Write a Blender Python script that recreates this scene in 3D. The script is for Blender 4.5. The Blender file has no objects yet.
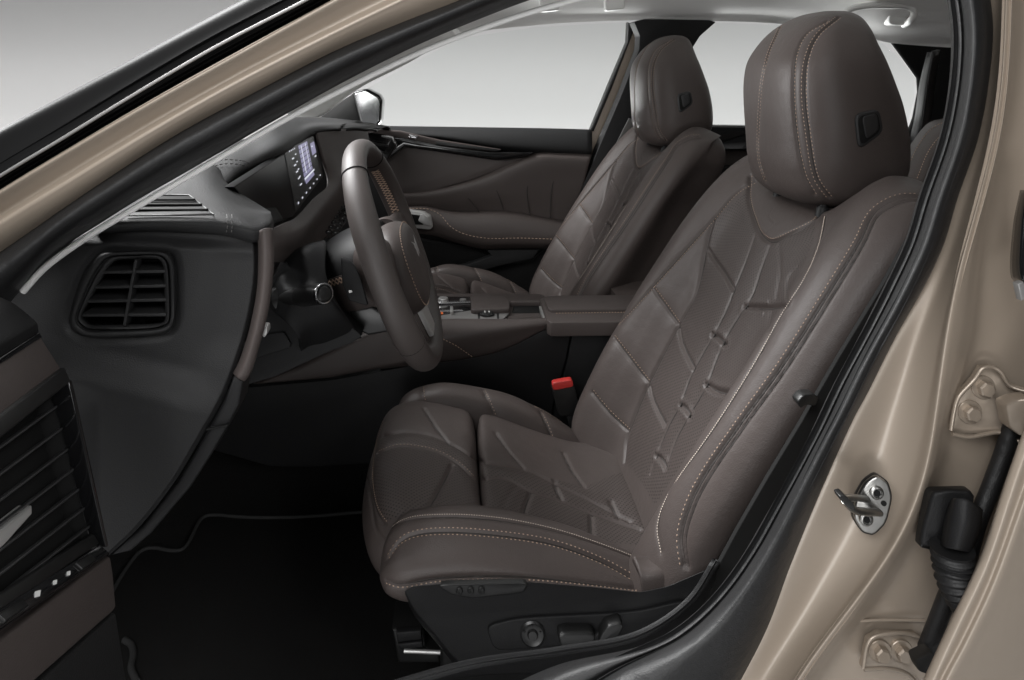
import bpy, bmesh, math, random
import numpy as np
from mathutils import Vector, Matrix
from mathutils.bvhtree import BVHTree
from mathutils.kdtree import KDTree
random.seed(4)
SC = bpy.context.scene
COL = SC.collection

# ------------------------------------------------------------------ camera, world, lamps, exposure
F, VX, VY, ZC = 725.0, 459.0, 69.0, 1.25      # focal length in pixels, vanishing point of the car's width, eye height
cam_d = bpy.data.cameras.new('camera'); cam = bpy.data.objects.new('camera', cam_d); COL.objects.link(cam)
cam.location = (0, 0, ZC); cam.rotation_euler = (math.radians(90), 0, 0)
cam_d.sensor_width = 36; cam_d.lens = F / 1024 * 36
cam_d.shift_x = (512 - VX) / 1024; cam_d.shift_y = -(340 - VY) / 1024
cam_d.clip_start = 0.02; cam_d.clip_end = 100
SC.camera = cam
w = bpy.data.worlds.new('World'); SC.world = w; w.use_nodes = True
w.node_tree.nodes['Background'].inputs[0].default_value = (1, 1, 1, 1)
w.node_tree.nodes['Background'].inputs[1].default_value = 0.045
SC.view_settings.view_transform = 'Standard'; SC.view_settings.look = 'None'
SC.view_settings.exposure = 0.0; SC.view_settings.gamma = 1.0

def area(name, loc, target, sx, sy, power, spread=180, col=(1, 1, 1)):
    l = bpy.data.lights.new(name, 'AREA'); l.shape = 'RECTANGLE'; l.size = sx; l.size_y = sy
    l.energy = power; l.color = col; l.spread = math.radians(spread)
    o = bpy.data.objects.new(name, l); COL.objects.link(o); o.location = loc
    o.rotation_euler = (Vector(target) - Vector(loc)).to_track_quat('-Z', 'Y').to_euler()
    return o
area('studio_key', (-1.3, -1.5, 2.9), (0.3, 1.0, 0.85), 2.2, 1.3, 25, 100)
area('studio_windscreen', (-1.9, 2.3, 3.4), (0.15, 1.1, 0.8), 1.5, 1.8, 70, 80)
area('studio_side', (-0.9, -2.6, 1.7), (0.4, 1.0, 0.95), 2.2, 1.3, 6, 100)
area('added_right_lamp', (0.9, -1.2, 2.0), (-.30, .45, .85), .7, .7, 0.9, 26)  # added lamp, lifts the brown strip of the open door
area('added_low_fill', (-.35, -1.2, .62), (.6, 1.6, 1.45), .6, .5, 1.3, 60)  # added fill, brightens the headliner, far door and console
area('added_far_uplight', (.45, 3.1, .82), (.45, 1.3, 1.47), 2.0, .16, 26, 110)  # added lamp behind the car, brightens the headliner through the far window
area('added_uplight', (-2.0, 1.9, 1.28), (0.6, 1.35, 1.5), 0.8, 1.2, 42, 120)  # added lamp ahead of the windscreen, aimed up to brighten the headliner
area('studio_backdrop_strip', (0, 5.42, 0.14), (0, 6.6, 0.5), 18, 0.25, 148, 180, (1, .99, .97))

# ------------------------------------------------------------------ helpers
def U(px, py, d):
    return Vector(((px - VX) * d / F, d, ZC - (py - VY) * d / F))
def link(name, me, mat=None, parent=None):
    o = bpy.data.objects.new(name, me); COL.objects.link(o)
    if mat is not None: me.materials.append(mat)
    if parent is not None: o.parent = parent
    return o
def smooth(me, ang=None):
    me.polygons.foreach_set('use_smooth', [True] * len(me.polygons))
    if ang is not None: me.set_sharp_from_angle(angle=math.radians(ang))
def thing(name, label, cat, group=None):
    o = bpy.data.objects.new(name, None); COL.objects.link(o); o.empty_display_size = 0.05
    o['label'] = label; o['category'] = cat
    if group: o['group'] = group
    return o
def tag(o, label, cat, group=None):
    o['label'] = label; o['category'] = cat
    if group: o['group'] = group
    return o
def cr(pts, n, closed=False):
    """Catmull-Rom through pts, resampled to n points evenly by arc length"""
    P = np.array([list(p) for p in pts], float); m = len(P)
    if m == 1: return np.repeat(P, n, 0)
    if closed:
        Q = np.vstack([P[-1:], P, P[:2]]); segs = m
    else:
        Q = np.vstack([2 * P[:1] - P[1:2], P, 2 * P[-1:] - P[-2:-1]]); segs = m - 1
    out = []
    K = 24
    for i in range(segs):
        p0, p1, p2, p3 = Q[i], Q[i+1], Q[i+2], Q[i+3]
        # centripetal-ish tangents
        d1 = max(np.linalg.norm(p1 - p0), 1e-9) ** .5; d2 = max(np.linalg.norm(p2 - p1), 1e-9) ** .5; d3 = max(np.linalg.norm(p3 - p2), 1e-9) ** .5
        m1 = (p2 - p1) + d2 * ((p1 - p0) / d1 - (p2 - p0) / (d1 + d2))
        m2 = (p2 - p1) + d2 * ((p3 - p2) / d3 - (p3 - p1) / (d2 + d3))
        t = np.linspace(0, 1, K, endpoint=False)[:, None]
        out.append((2*t**3 - 3*t**2 + 1) * p1 + (t**3 - 2*t**2 + t) * m1 + (-2*t**3 + 3*t**2) * p2 + (t**3 - t**2) * m2)
    if closed: out.append(P[:1])
    else: out.append(P[-1:])
    D = np.vstack(out)
    L = np.concatenate([[0], np.cumsum(np.linalg.norm(np.diff(D, axis=0), axis=1))])
    T = np.linspace(0, L[-1], n + 1)[:-1] if closed else np.linspace(0, L[-1], n)
    return np.stack([np.interp(T, L, D[:, k]) for k in range(D.shape[1])], 1)
def crseg(pts, n):
    """Catmull-Rom with the same number of points in every span, so rails stay on vertices"""
    P = np.array([list(p) for p in pts], float); m = len(P); per = max(2, round(n / (m - 1)))
    Q = np.vstack([2 * P[:1] - P[1:2], P, 2 * P[-1:] - P[-2:-1]]); out = []
    t = np.linspace(0, 1, per, endpoint=False)[:, None]
    for i in range(m - 1):
        p0, p1, p2, p3 = Q[i], Q[i+1], Q[i+2], Q[i+3]
        d1 = max(np.linalg.norm(p1 - p0), 1e-9) ** .5; d2 = max(np.linalg.norm(p2 - p1), 1e-9) ** .5; d3 = max(np.linalg.norm(p3 - p2), 1e-9) ** .5
        m1 = (p2 - p1) + d2 * ((p1 - p0) / d1 - (p2 - p0) / (d1 + d2)); m2 = (p2 - p1) + d2 * ((p3 - p2) / d3 - (p3 - p1) / (d2 + d3))
        out.append((2*t**3 - 3*t**2 + 1) * p1 + (t**3 - 2*t**2 + t) * m1 + (-2*t**3 + 3*t**2) * p2 + (t**3 - t**2) * m2)
    out.append(P[-1:]); return np.vstack(out)
def pxcurve(pts, n): return [U(*p) for p in cr(pts, n)]
def grid_mesh(name, G, closed_a=False, caps=False):
    nv, na = G.shape[:2]
    V = G.reshape(-1, 3).tolist(); Fc = []
    ma = na if closed_a else na - 1
    for i in range(nv - 1):
        for j in range(ma):
            k = (j + 1) % na
            Fc.append((i*na + j, i*na + k, (i+1)*na + k, (i+1)*na + j))
    if caps:
        Fc.append(tuple(range(na - 1, -1, -1))); Fc.append(tuple((nv - 1)*na + j for j in range(na)))
    me = bpy.data.meshes.new(name); me.from_pydata(V, [], Fc); me.update()
    return me
def fix_normals(me):
    bm = bmesh.new(); bm.from_mesh(me); bmesh.ops.recalc_face_normals(bm, faces=bm.faces); bm.to_mesh(me); bm.free()
def face_cam(me):
    """make open-sheet normals look at the photographer's side"""
    s = 0
    for p in me.polygons: s += p.normal.dot(Vector((0, 0, ZC)) - p.center) * p.area
    if s < 0: me.flip_normals()
def loft(name, rails, nu, nv, mat, parent=None, thick=0.004, ang=None, raw=False):
    """smooth sheet through rails of (px,py,depth) (or 3-D points if raw), given a real thickness"""
    R = np.array([cr([list(p) if raw else list(U(*p)) for p in r], nu) for r in rails])   # [S,nu,3]
    G = np.stack([crseg(R[:, j], nv) for j in range(nu)], 1)                               # [nv,nu,3]
    me = grid_mesh(name, G); face_cam(me); smooth(me, ang)
    o = link(name, me, mat, parent)
    if thick:
        m = o.modifiers.new('thick', 'SOLIDIFY'); m.thickness = thick; m.offset = -1
    return o
def loft_mesh_linear(name, rails, nu, mat, parent=None, thick=0.004, ang=35):
    R = np.array([cr([list(U(*p)) for p in r], nu) for r in rails])
    me = grid_mesh(name, R); face_cam(me); smooth(me, ang)
    o = link(name, me, mat, parent)
    if thick:
        m = o.modifiers.new('thick', 'SOLIDIFY'); m.thickness = thick; m.offset = -1
    return o
def bm_finish(bm, name, mat, parent, ang=40):
    bmesh.ops.recalc_face_normals(bm, faces=bm.faces)
    me = bpy.data.meshes.new(name); bm.to_mesh(me); bm.free(); smooth(me, ang)
    return link(name, me, mat, parent)
def add_prism(bm, pts, off, bevel=0.0, seg=3):
    """solid from a loop of 3-D points pushed along the vector off; bevelled"""
    off = Vector(off)
    a = [bm.verts.new(p) for p in pts]; b = [bm.verts.new(Vector(p) + off) for p in pts]
    n = len(pts); fs = []
    fs.append(bm.faces.new(a)); fs.append(bm.faces.new(b[::-1]))
    for i in range(n): fs.append(bm.faces.new((a[i], b[i], b[(i+1) % n], a[(i+1) % n])))
    bmesh.ops.recalc_face_normals(bm, faces=fs)
    if bevel > 0:
        ed = set()
        for f in fs[:2]:
            for e in f.edges: ed.add(e)
        bmesh.ops.bevel(bm, geom=list(ed), offset=bevel, segments=seg, profile=0.5, affect='EDGES', clamp_overlap=True)
def rnd(pts, r=0.25, n=4):
    """round the corners of an outline (tuples of any size)"""
    P = [np.array(p, float) for p in pts]; m = len(P); out = []
    for i in range(m):
        a, b, c = P[i-1], P[i], P[(i+1) % m]
        p, q = b + (a - b) * r, b + (c - b) * r
        for k in range(n + 1):
            t = k / n; out.append(tuple((1-t)**2*p + 2*t*(1-t)*b + t*t*q))
    return out
def plate(name, outline, d, thick, mat, parent=None, bevel=0.003, r=0.0, n=4, seg=3, ang=40):
    """solid panel: outline in pixels standing at depth d (or per-point depth), thick metres deep"""
    pts = [(p[0], p[1], p[2] if len(p) > 2 else d) for p in outline]
    if r: pts = rnd(pts, r, n)
    bm = bmesh.new(); add_prism(bm, [U(*p) for p in pts], (0, thick, 0), bevel, seg)
    return bm_finish(bm, name, mat, parent, ang)
def solid(name, pts, off, mat, parent=None, bevel=0.003, seg=3, ang=40):
    bm = bmesh.new(); add_prism(bm, [Vector(p) for p in pts], off, bevel, seg)
    return bm_finish(bm, name, mat, parent, ang)
def add_tube(bm, path, rad, seg=10, cap=True):
    P = [Vector(p) for p in path]; n = len(P)
    rads = rad if hasattr(rad, '__len__') else [rad] * n
    rings = []; up = None
    for i in range(n):
        t = (P[min(i+1, n-1)] - P[max(i-1, 0)]).normalized()
        if up is None:
            up = t.orthogonal().normalized()
        up = (up - t * up.dot(t)).normalized(); s = t.cross(up)
        rings.append([bm.verts.new(P[i] + (up*math.cos(2*math.pi*k/seg) + s*math.sin(2*math.pi*k/seg)) * rads[i]) for k in range(seg)])
    fs = []
    for i in range(n - 1):
        for k in range(seg):
            fs.append(bm.faces.new((rings[i][k], rings[i][(k+1) % seg], rings[i+1][(k+1) % seg], rings[i+1][k])))
    if cap:
        bm.faces.new(rings[0][::-1]); bm.faces.new(rings[-1])
def tube(name, path, rad, mat, parent=None, seg=10):
    bm = bmesh.new(); add_tube(bm, path, rad, seg); return bm_finish(bm, name, mat, parent, 50)
def add_lathe(bm, origin, axis, prof, seg=24):
    """profile of (distance along axis, radius)"""
    o = Vector(origin); a = Vector(axis).normalized(); u = a.orthogonal().normalized(); v = a.cross(u)
    rings = []
    for (h, r) in prof:
        rings.append([bm.verts.new(o + a*h + (u*math.cos(2*math.pi*k/seg) + v*math.sin(2*math.pi*k/seg)) * max(r, 1e-5)) for k in range(seg)])
    for i in range(len(rings) - 1):
        for k in range(seg):
            bm.faces.new((rings[i][k], rings[i][(k+1) % seg], rings[i+1][(k+1) % seg], rings[i+1][k]))
    bm.faces.new(rings[0][::-1]); bm.faces.new(rings[-1])
def lathe(name, origin, axis, prof, mat, parent=None, seg=24, ang=35):
    bm = bmesh.new(); add_lathe(bm, origin, axis, prof, seg); return bm_finish(bm, name, mat, parent, ang)
def sstep(a, b, x):
    t = np.clip((x - a) / (b - a), 0, 1); return t * t * (3 - 2 * t)

# ------------------------------------------------------------------ materials
def mat(name, col, rough=0.5, metal=0.0, bumps=(), var=0.0, coat=0.0, spec=0.5, vscale=9.0, sheen=0.0, coat_rough=0.05):
    m = bpy.data.materials.new(name); m.use_nodes = True
    nt = m.node_tree; N = nt.nodes; L = nt.links; b = N['Principled BSDF']
    b.inputs['Base Color'].default_value = (*col, 1); b.inputs['Roughness'].default_value = rough
    b.inputs['Metallic'].default_value = metal; b.inputs['Coat Weight'].default_value = coat
    b.inputs['Coat Roughness'].default_value = coat_rough; b.inputs['Specular IOR Level'].default_value = spec
    b.inputs['Sheen Weight'].default_value = sheen
    tc = N.new('ShaderNodeTexCoord')
    if var:
        n = N.new('ShaderNodeTexNoise'); n.inputs['Scale'].default_value = vscale; n.inputs['Detail'].default_value = 4
        L.new(tc.outputs['Object'], n.inputs['Vector'])
        mx = N.new('ShaderNodeMix'); mx.data_type = 'RGBA'
        mx.inputs[6].default_value = (*[c * (1 - var) for c in col], 1); mx.inputs[7].default_value = (*[min(1, c * (1 + var)) for c in col], 1)
        L.new(n.outputs['Fac'], mx.inputs[0]); L.new(mx.outputs[2], b.inputs['Base Color'])
        mr = N.new('ShaderNodeMapRange'); mr.inputs[3].default_value = max(.02, rough - .12 * var / .1 * .5); mr.inputs[4].default_value = min(1, rough + .12 * var / .1 * .5)
        L.new(n.outputs['Fac'], mr.inputs[0]); L.new(mr.outputs[0], b.inputs['Roughness'])
    prev = None
    for (kind, sc, dist) in bumps:
        if kind == 'vor':
            t = N.new('ShaderNodeTexVoronoi'); t.feature = 'SMOOTH_F1' if False else 'F1'; out = 'Distance'
        else:
            t = N.new('ShaderNodeTexNoise'); t.inputs['Detail'].default_value = 3; out = 'Fac'
        t.inputs['Scale'].default_value = sc; L.new(tc.outputs['Object'], t.inputs['Vector'])
        bp = N.new('ShaderNodeBump'); bp.inputs['Strength'].default_value = 1.0; bp.inputs['Distance'].default_value = dist
        L.new(t.outputs[out], bp.inputs['Height'])
        if prev: L.new(prev.outputs[0], bp.inputs['Normal'])
        prev = bp
    if prev: L.new(prev.outputs[0], b.inputs['Normal'])
    return m
BROWN = (0.068, 0.0555, 0.0515)
M = {}
M['leather'] = mat('brown_leather', BROWN, 0.47, bumps=(('noise', 22, 0.0011), ('noise', 90, 0.00035), ('vor', 700, 0.00016)), var=0.06, spec=0.3)
M['leather_trim'] = mat('brown_trim_leather', (0.070, 0.058, 0.0545), 0.47, bumps=(('noise', 20, 0.0006), ('vor', 900, 0.0001)), var=0.06, spec=0.3)
M['wheel_leather'] = mat('wheel_leather', (0.064, 0.0545, 0.0515), 0.48, bumps=(('vor', 900, 0.00015),), var=0.05)
M['grain'] = mat('black_grained_plastic', (0.0175, 0.0175, 0.018), 0.55, bumps=(('vor', 1000, 0.00022),), var=0.06, spec=0.28)
M['soft_black'] = mat('black_soft_plastic', (0.0095, 0.0095, 0.010), 0.52, bumps=(('vor', 1100, 0.00014),), var=0.05, spec=0.25)
M['dark'] = mat('matt_black', (0.006, 0.006, 0.006), 0.75, spec=0.25)
M['gloss'] = mat('gloss_black', (0.006, 0.006, 0.0065), 0.12, coat=0.6, var=0.03)
M['satin_black'] = mat('satin_black', (0.012, 0.012, 0.012), 0.33, var=0.05)
M['rubber'] = mat('black_rubber', (0.009, 0.009, 0.0095), 0.52, bumps=(('noise', 60, 0.0012), ('noise', 900, 0.0003)), var=0.12, spec=0.5, vscale=25)
M['paint'] = mat('beige_metallic_paint', (0.325, 0.270, 0.217), 0.44, metal=0.22, coat=0.3, coat_rough=0.2, var=0.015)
M['hinge'] = mat('beige_painted_steel', (0.32, 0.267, 0.215), 0.36, metal=0.45, coat=0.25, bumps=(('noise', 60, 0.0006),), var=0.05)
M['liner'] = mat('light_grey_headliner', (0.84, 0.835, 0.82), 0.9, bumps=(('noise', 600, 0.0004),), var=0.03, spec=0.2)
M['liner_plastic'] = mat('light_grey_plastic', (0.74, 0.735, 0.72), 0.55, bumps=(('vor', 700, 0.0001),), var=0.02, spec=0.3)
M['chrome'] = mat('chrome', (0.62, 0.62, 0.63), 0.22, metal=1.0, var=0.02)
M['satin_chrome'] = mat('satin_chrome', (0.60, 0.595, 0.585), 0.36, metal=.75, var=0.04)
M['zinc'] = mat('zinc_plated_steel', (0.38, 0.375, 0.36), 0.34, metal=1.0, bumps=(('noise', 120, 0.0004),), var=0.08, vscale=60)
M['carpet'] = mat('black_carpet', (0.010, 0.0097, 0.0095), 0.95, bumps=(('noise', 900, 0.002), ('noise', 120, 0.002)), var=0.25, spec=0.15, vscale=60)
M['mat'] = mat('black_velour_mat', (0.0085, 0.0082, 0.008), 0.95, bumps=(('noise', 1100, 0.0015),), var=0.2, spec=0.12, vscale=30)
M['mat_edge'] = mat('mat_binding', (0.022, 0.022, 0.022), 0.8, bumps=(('noise', 700, 0.001),), spec=0.3)
M['thread'] = mat('copper_thread', (0.38, 0.27, 0.20), 0.6)
M['pale_thread'] = mat('pale_thread', (0.52, 0.44, 0.375), 0.6)
M['grey_thread'] = mat('grey_thread', (0.10, 0.098, 0.095), 0.6)
M['red'] = mat('red_plastic', (0.50, 0.035, 0.03), 0.4, bumps=(('noise', 200, 0.0002),))
M['icon'] = mat('white_marking', (0.75, 0.75, 0.74), 0.5)
M['grey_trim'] = mat('grey_metal_trim', (0.27, 0.265, 0.26), 0.38, metal=0.45, var=0.04)
M['wall'] = mat('studio_paper', (0.75, 0.75, 0.755), 0.95, var=0.01, spec=0.1)
# glass: thin pane
def glass(name, tint):
    m = bpy.data.materials.new(name); m.use_nodes = True; nt = m.node_tree; N = nt.nodes; L = nt.links
    N.remove(N['Principled BSDF']); out = N['Material Output']
    t = N.new('ShaderNodeBsdfTransparent'); t.inputs[0].default_value = (*tint, 1)
    g = N.new('ShaderNodeBsdfGlossy'); g.inputs['Roughness'].default_value = 0.02
    fr = N.new('ShaderNodeFresnel'); fr.inputs[0].default_value = 1.006
    mx = N.new('ShaderNodeMixShader'); L.new(fr.outputs[0], mx.inputs[0]); L.new(t.outputs[0], mx.inputs[1]); L.new(g.outputs[0], mx.inputs[2])
    L.new(mx.outputs[0], out.inputs[0]); return m
M['glass'] = glass('window_glass', (0.97, 0.98, 0.975))
def emit(name, col, s):
    m = mat(name, (0.01, 0.01, 0.01), 0.3); b = m.node_tree.nodes['Principled BSDF']
    b.inputs['Emission Color'].default_value = (*col, 1); b.inputs['Emission Strength'].default_value = s; return m
M['display'] = mat('display_cover', (0.004, 0.004, 0.0045), 0.3, spec=0.25)
M['silver'] = mat('silver_painted_plastic', (0.50, 0.495, 0.485), 0.36, metal=.4, var=.03)
M['button'] = mat('black_button_plastic', (0.022, 0.022, 0.023), 0.4, spec=.4, var=.05)
M['pale_trim'] = mat('pale_grey_trim', (0.80, 0.795, 0.78), 0.6, spec=.2, var=.01)
M['cant'] = mat('black_rail_paint', (0.006, 0.006, 0.0062), 0.5, var=0.05, spec=0.08)
M['seam'] = mat('seam_shadow_leather', (0.022, 0.018, 0.016), 0.7)  # dark colour paints the shade in seam gaps and folds
M['slat'] = mat('satin_slat', (0.06, 0.06, 0.061), 0.34, coat=.3, var=0.04)
M['lcd'] = emit('lcd_violet', (0.42, 0.40, 0.62), 0.55)
M['lcd_white'] = emit('lcd_white', (0.85, 0.87, 0.95), 0.8)
M['lamp_red'] = emit('lit_red', (0.9, 0.2, 0.05), 0.6)
# perforated leather: fine holes on a UV that runs in metres over the hide, only where the hide is punched
def perf_leather():
    m = M['leather'].copy(); m.name = 'brown_leather_perforated'
    nt = m.node_tree; N = nt.nodes; L = nt.links; b = N['Principled BSDF']
    uv = N.new('ShaderNodeUVMap'); uv.uv_map = 'hide'
    mp = N.new('ShaderNodeMapping'); mp.inputs['Rotation'].default_value = (0, 0, math.radians(38)); mp.inputs['Scale'].default_value = (1/0.0048, 1/0.0048, 1)
    L.new(uv.outputs[0], mp.inputs[0])
    v = N.new('ShaderNodeTexVoronoi'); v.voronoi_dimensions = '2D'; v.inputs['Randomness'].default_value = 0.0; v.inputs['Scale'].default_value = 1.0
    L.new(mp.outputs[0], v.inputs['Vector'])
    mr = N.new('ShaderNodeMapRange'); mr.inputs[1].default_value = 0.20; mr.inputs[2].default_value = 0.30; mr.inputs[3].default_value = 1; mr.inputs[4].default_value = 0
    L.new(v.outputs['Distance'], mr.inputs[0])
    at = N.new('ShaderNodeAttribute'); at.attribute_name = 'perf'
    mu = N.new('ShaderNodeMath'); mu.operation = 'MULTIPLY'; L.new(mr.outputs[0], mu.inputs[0]); L.new(at.outputs['Fac'], mu.inputs[1])
    src = b.inputs['Base Color'].links[0].from_socket
    mx = N.new('ShaderNodeMix'); mx.data_type = 'RGBA'; mx.inputs[7].default_value = (0.016, 0.013, 0.012, 1)
    L.new(mu.outputs[0], mx.inputs[0]); L.new(src, mx.inputs[6]); L.new(mx.outputs[2], b.inputs['Base Color'])
    return m
M['perf'] = perf_leather()

# ------------------------------------------------------------------ upholstery: smooth hide, seams sunk into it, thread laid along them
def hide(name, G, material, parent, seams=(), closed=True, caps=True, perf=None, puff=0.0, puffL=0.02, thread_name='stitching'):
    """G [nv,na,3] base surface. seams: dict(px=[(x,y)..], w=, dep=, off=[..], thr=) are found on the surface, so they lie on the hide."""
    nv, na = G.shape[:2]
    me0 = grid_mesh('tmp', G, closed, caps); fix_normals(me0)
    bvh = BVHTree.FromPolygons([v.co.copy() for v in me0.vertices], [tuple(p.vertices) for p in me0.polygons])
    nor = np.array([v.normal[:] for v in me0.vertices]); V = G.reshape(-1, 3).copy()
    faces = [tuple(p.vertices) for p in me0.polygons]
    org = Vector((0, 0, ZC)); disp = np.zeros(len(V)); near = np.full(len(V), 1e3)
    tracks = []
    for s in seams:
        pc = s['px']; L = sum(math.dist(pc[i], pc[i+1]) for i in range(len(pc) - 1))
        cur = cr(pc, max(4, int(L / 1.2)))
        pts = []; nn = []
        for (x, y) in cur:
            h = bvh.ray_cast(org, (U(x, y, 1) - org).normalized())
            if h[0] is not None: pts.append(h[0]); nn.append(h[1])
        if len(pts) < 3: continue
        # drop jumps
        keep = [0]
        for i in range(1, len(pts)):
            if (pts[i] - pts[keep[-1]]).length < 0.03: keep.append(i)
        pts = [pts[i] for i in keep]; nn = [nn[i] for i in keep]
        dense = []
        for i in range(len(pts) - 1):
            k = max(1, int((pts[i+1] - pts[i]).length / 0.0012))
            for q in range(k): dense.append(pts[i].lerp(pts[i+1], q / k))
        dense.append(pts[-1])
        kd = KDTree(len(dense))
        for i, p in enumerate(dense): kd.insert(p, i)
        kd.balance()
        wd = s.get('w', 0.0035) * .72; dep = s.get('dep', 0.0025) * .88
        lo = np.min([p[:] for p in dense], 0) - 0.06; hi = np.max([p[:] for p in dense], 0) + 0.06
        idx = np.where(np.all((V > lo) & (V < hi), 1))[0]
        for i in idx:
            d = kd.find(V[i])[2]
            if s.get('puff', True): near[i] = min(near[i], d)
            if d < 4 * wd: disp[i] = min(disp[i], -dep * math.exp(-(d / wd) ** 2))
            r = s.get('ridge', 0) * .5
            if r: disp[i] += r * math.exp(-((d - 2.6 * wd) / (1.6 * wd)) ** 2)
        tracks.append((s, pts, nn))
    if puff: disp += puff * (1 - np.exp(-np.minimum(near, 1) / puffL)) - puff
    V2 = V + nor * disp[:, None]
    me = bpy.data.meshes.new(name); me.from_pydata(V2.tolist(), [], faces); me.update(); smooth(me)
    o = link(name, me, material, parent)
    # metric UV
    if perf is not None:
        ua = np.zeros((nv, na)); ua[:, 1:] = np.cumsum(np.linalg.norm(np.diff(G, axis=1), axis=2), 1); ua -= ua[:, na//2][:, None]
        vv = np.zeros((nv, na)); vv[1:] = np.cumsum(np.linalg.norm(np.diff(G, axis=0), axis=2), 0); vv[:] = vv[:, na//2][:, None]
        uvv = np.stack([ua.ravel(), vv.ravel()], 1)
        ul = me.uv_layers.new(name='hide'); li = np.zeros(len(me.loops), int); me.loops.foreach_get('vertex_index', li)
        ul.data.foreach_set('uv', uvv[li].ravel().astype(np.float32))
        px = VX + V[:, 0] * F / V[:, 1]; py = VY + (ZC - V[:, 2]) * F / V[:, 1]
        a = np.zeros(len(V))
        for poly in perf:
            ins = np.zeros(len(V), bool); m = len(poly)
            for i in range(m):
                x1, y1 = poly[i]; x2, y2 = poly[(i+1) % m]
                c = ((y1 > py) != (y2 > py)) & (px < (x2 - x1) * (py - y1) / (y2 - y1 + 1e-9) + x1)
                ins ^= c
            a[ins & (np.einsum('ij,ij->i', nor, np.array([0, 0, ZC]) - V) > 0)] = 1
        a *= sstep(0.003, 0.005, near)
        at = me.attributes.new('perf', 'FLOAT', 'POINT'); at.data.foreach_set('value', a.astype(np.float32))
    # thread, and a dark tube painting the seam gap's shade: each run follows the smooth hide at the depth its groove has there
    for s, pts, nn in tracks:
        T = np.array([p[:] for p in pts])
        for _ in range(3): T[1:-1] = (T[:-2] + 2*T[1:-1] + T[2:]) / 4
        wd = s.get('w', 0.0035) * .72; dep = s.get('dep', 0.0025) * .88; pf_ = puff if s.get('puff', True) else 0
        def lay(p, off=0.0):
            h = bvh.find_nearest(Vector(p)); n = h[1]
            return h[0] + n * (-dep * math.exp(-(off / wd) ** 2) - pf_ * math.exp(-abs(off) / puffL)), n
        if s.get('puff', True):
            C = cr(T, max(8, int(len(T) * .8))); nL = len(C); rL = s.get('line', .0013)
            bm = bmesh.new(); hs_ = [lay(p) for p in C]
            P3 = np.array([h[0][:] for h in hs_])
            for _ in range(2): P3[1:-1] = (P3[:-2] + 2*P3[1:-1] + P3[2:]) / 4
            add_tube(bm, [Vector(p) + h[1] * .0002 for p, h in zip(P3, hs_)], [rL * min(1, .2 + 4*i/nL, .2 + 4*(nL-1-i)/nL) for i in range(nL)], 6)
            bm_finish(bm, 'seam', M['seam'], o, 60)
        if not s.get('off'): continue
        bm = bmesh.new()
        Lt = float(np.sum(np.linalg.norm(np.diff(T, axis=0), axis=1)))
        P = cr(T, max(4, int(Lt / s.get('pitch', 0.0052)) * 2))
        for off in s['off']:
            for i in range(0, len(P) - 1, 2):
                a = Vector(P[i]); b = Vector(P[i+1]); t = (b - a)
                if t.length < 1e-5 or t.length > .008: continue
                n = bvh.find_nearest(a)[1]; t.normalize(); sd = n.cross(t).normalized()
                (a2, na_), (b2_, nb_) = lay(a + sd * off, off), lay(b + sd * off, off)
                th = s.get('th', 0.0006); mid = (a2 + b2_) / 2 + na_ * 0.0003
                e = (b2_ - a2) * s.get('len', 0.62); q = na_.cross(t).normalized() * th; up = na_ * th
                vs = [bm.verts.new(x) for x in (mid - e*.8, mid - e*.35 + q + up*.3, mid + e*.35 + q + up*.3, mid + e*.8, mid + e*.35 - q + up*.3, mid - e*.35 - q + up*.3, mid - e*.3 + up*1.1, mid + e*.3 + up*1.1)]
                for f in ((0,1,6),(1,2,7,6),(2,3,7),(3,4,7),(4,5,6,7),(5,0,6)): bm.faces.new([vs[k] for k in f])
        bm_finish(bm, thread_name, M[s.get('thr', 'thread')], o, 60)
    bpy.data.meshes.remove(me0)
    return o
def rings_to_grid(rings, na, nv, back=None):
    if back:                                     # fewer samples on the hidden back
        R = []
        for r in rings:
            D = cr(r, 1600, True); u = np.arange(1601) / 1600
            wgt = np.where((u > back[0]) & (u < back[1]), back[2], 1.0); Wc = np.cumsum(wgt); Wc = (Wc - Wc[0]) / (Wc[-1] - Wc[0])
            ui = np.interp(np.arange(na) / na, Wc, u) * 1600; D = np.vstack([D, D[:1]])
            R.append(np.stack([np.interp(ui, np.arange(1601), D[:, k]) for k in range(3)], 1))
        R = np.array(R)
    else: R = np.array([cr(r, na, True) for r in rings])
    R = R; return np.stack([cr(R[:, j], nv) for j in range(na)], 1)
def sweep_profile(prof, stations, na, nv, place):
    """closed 2-D profile repeated at stations (pos, scale, shift_u, shift_v); place(u, v, pos) gives the 3-D point"""
    P = np.array(prof, float); c = P.mean(0); rings = []
    for (pos, sc, du, dv) in stations:
        Q = c + (P - c) * sc
        rings.append([place(u + du, v + dv, pos) for (u, v) in Q])
    return rings_to_grid(rings, na, nv)
def Z(rel): return ZC + rel
def superellipse(c, a, b, e, z, n=28, tilt=0.0):
    out = []
    for k in range(n):
        t = 2 * math.pi * k / n; ct, st = math.cos(t), math.sin(t)
        out.append((c[0] + a * math.copysign(abs(ct) ** (2/e), ct), c[1] + b * math.copysign(abs(st) ** (2/e), st), z))
    return out
def stitch_line(name, pts3, mat_, parent, pitch=0.0055, th=0.0007, nrm=(0, -1, 0)):
    P = cr([list(p) for p in pts3], max(4, int(sum((Vector(pts3[i+1]) - Vector(pts3[i])).length for i in range(len(pts3)-1)) / pitch) * 2))
    bm = bmesh.new()
    for i in range(0, len(P) - 1, 2):
        a, b = Vector(P[i]), Vector(P[i+1]); e = (b - a) * .12
        add_tube(bm, [a - e, a.lerp(b, .5) + Vector(nrm) * th, b + e], [th*.5, th, th*.5], 5)
    return bm_finish(bm, name, mat_, parent, 60)

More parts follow.
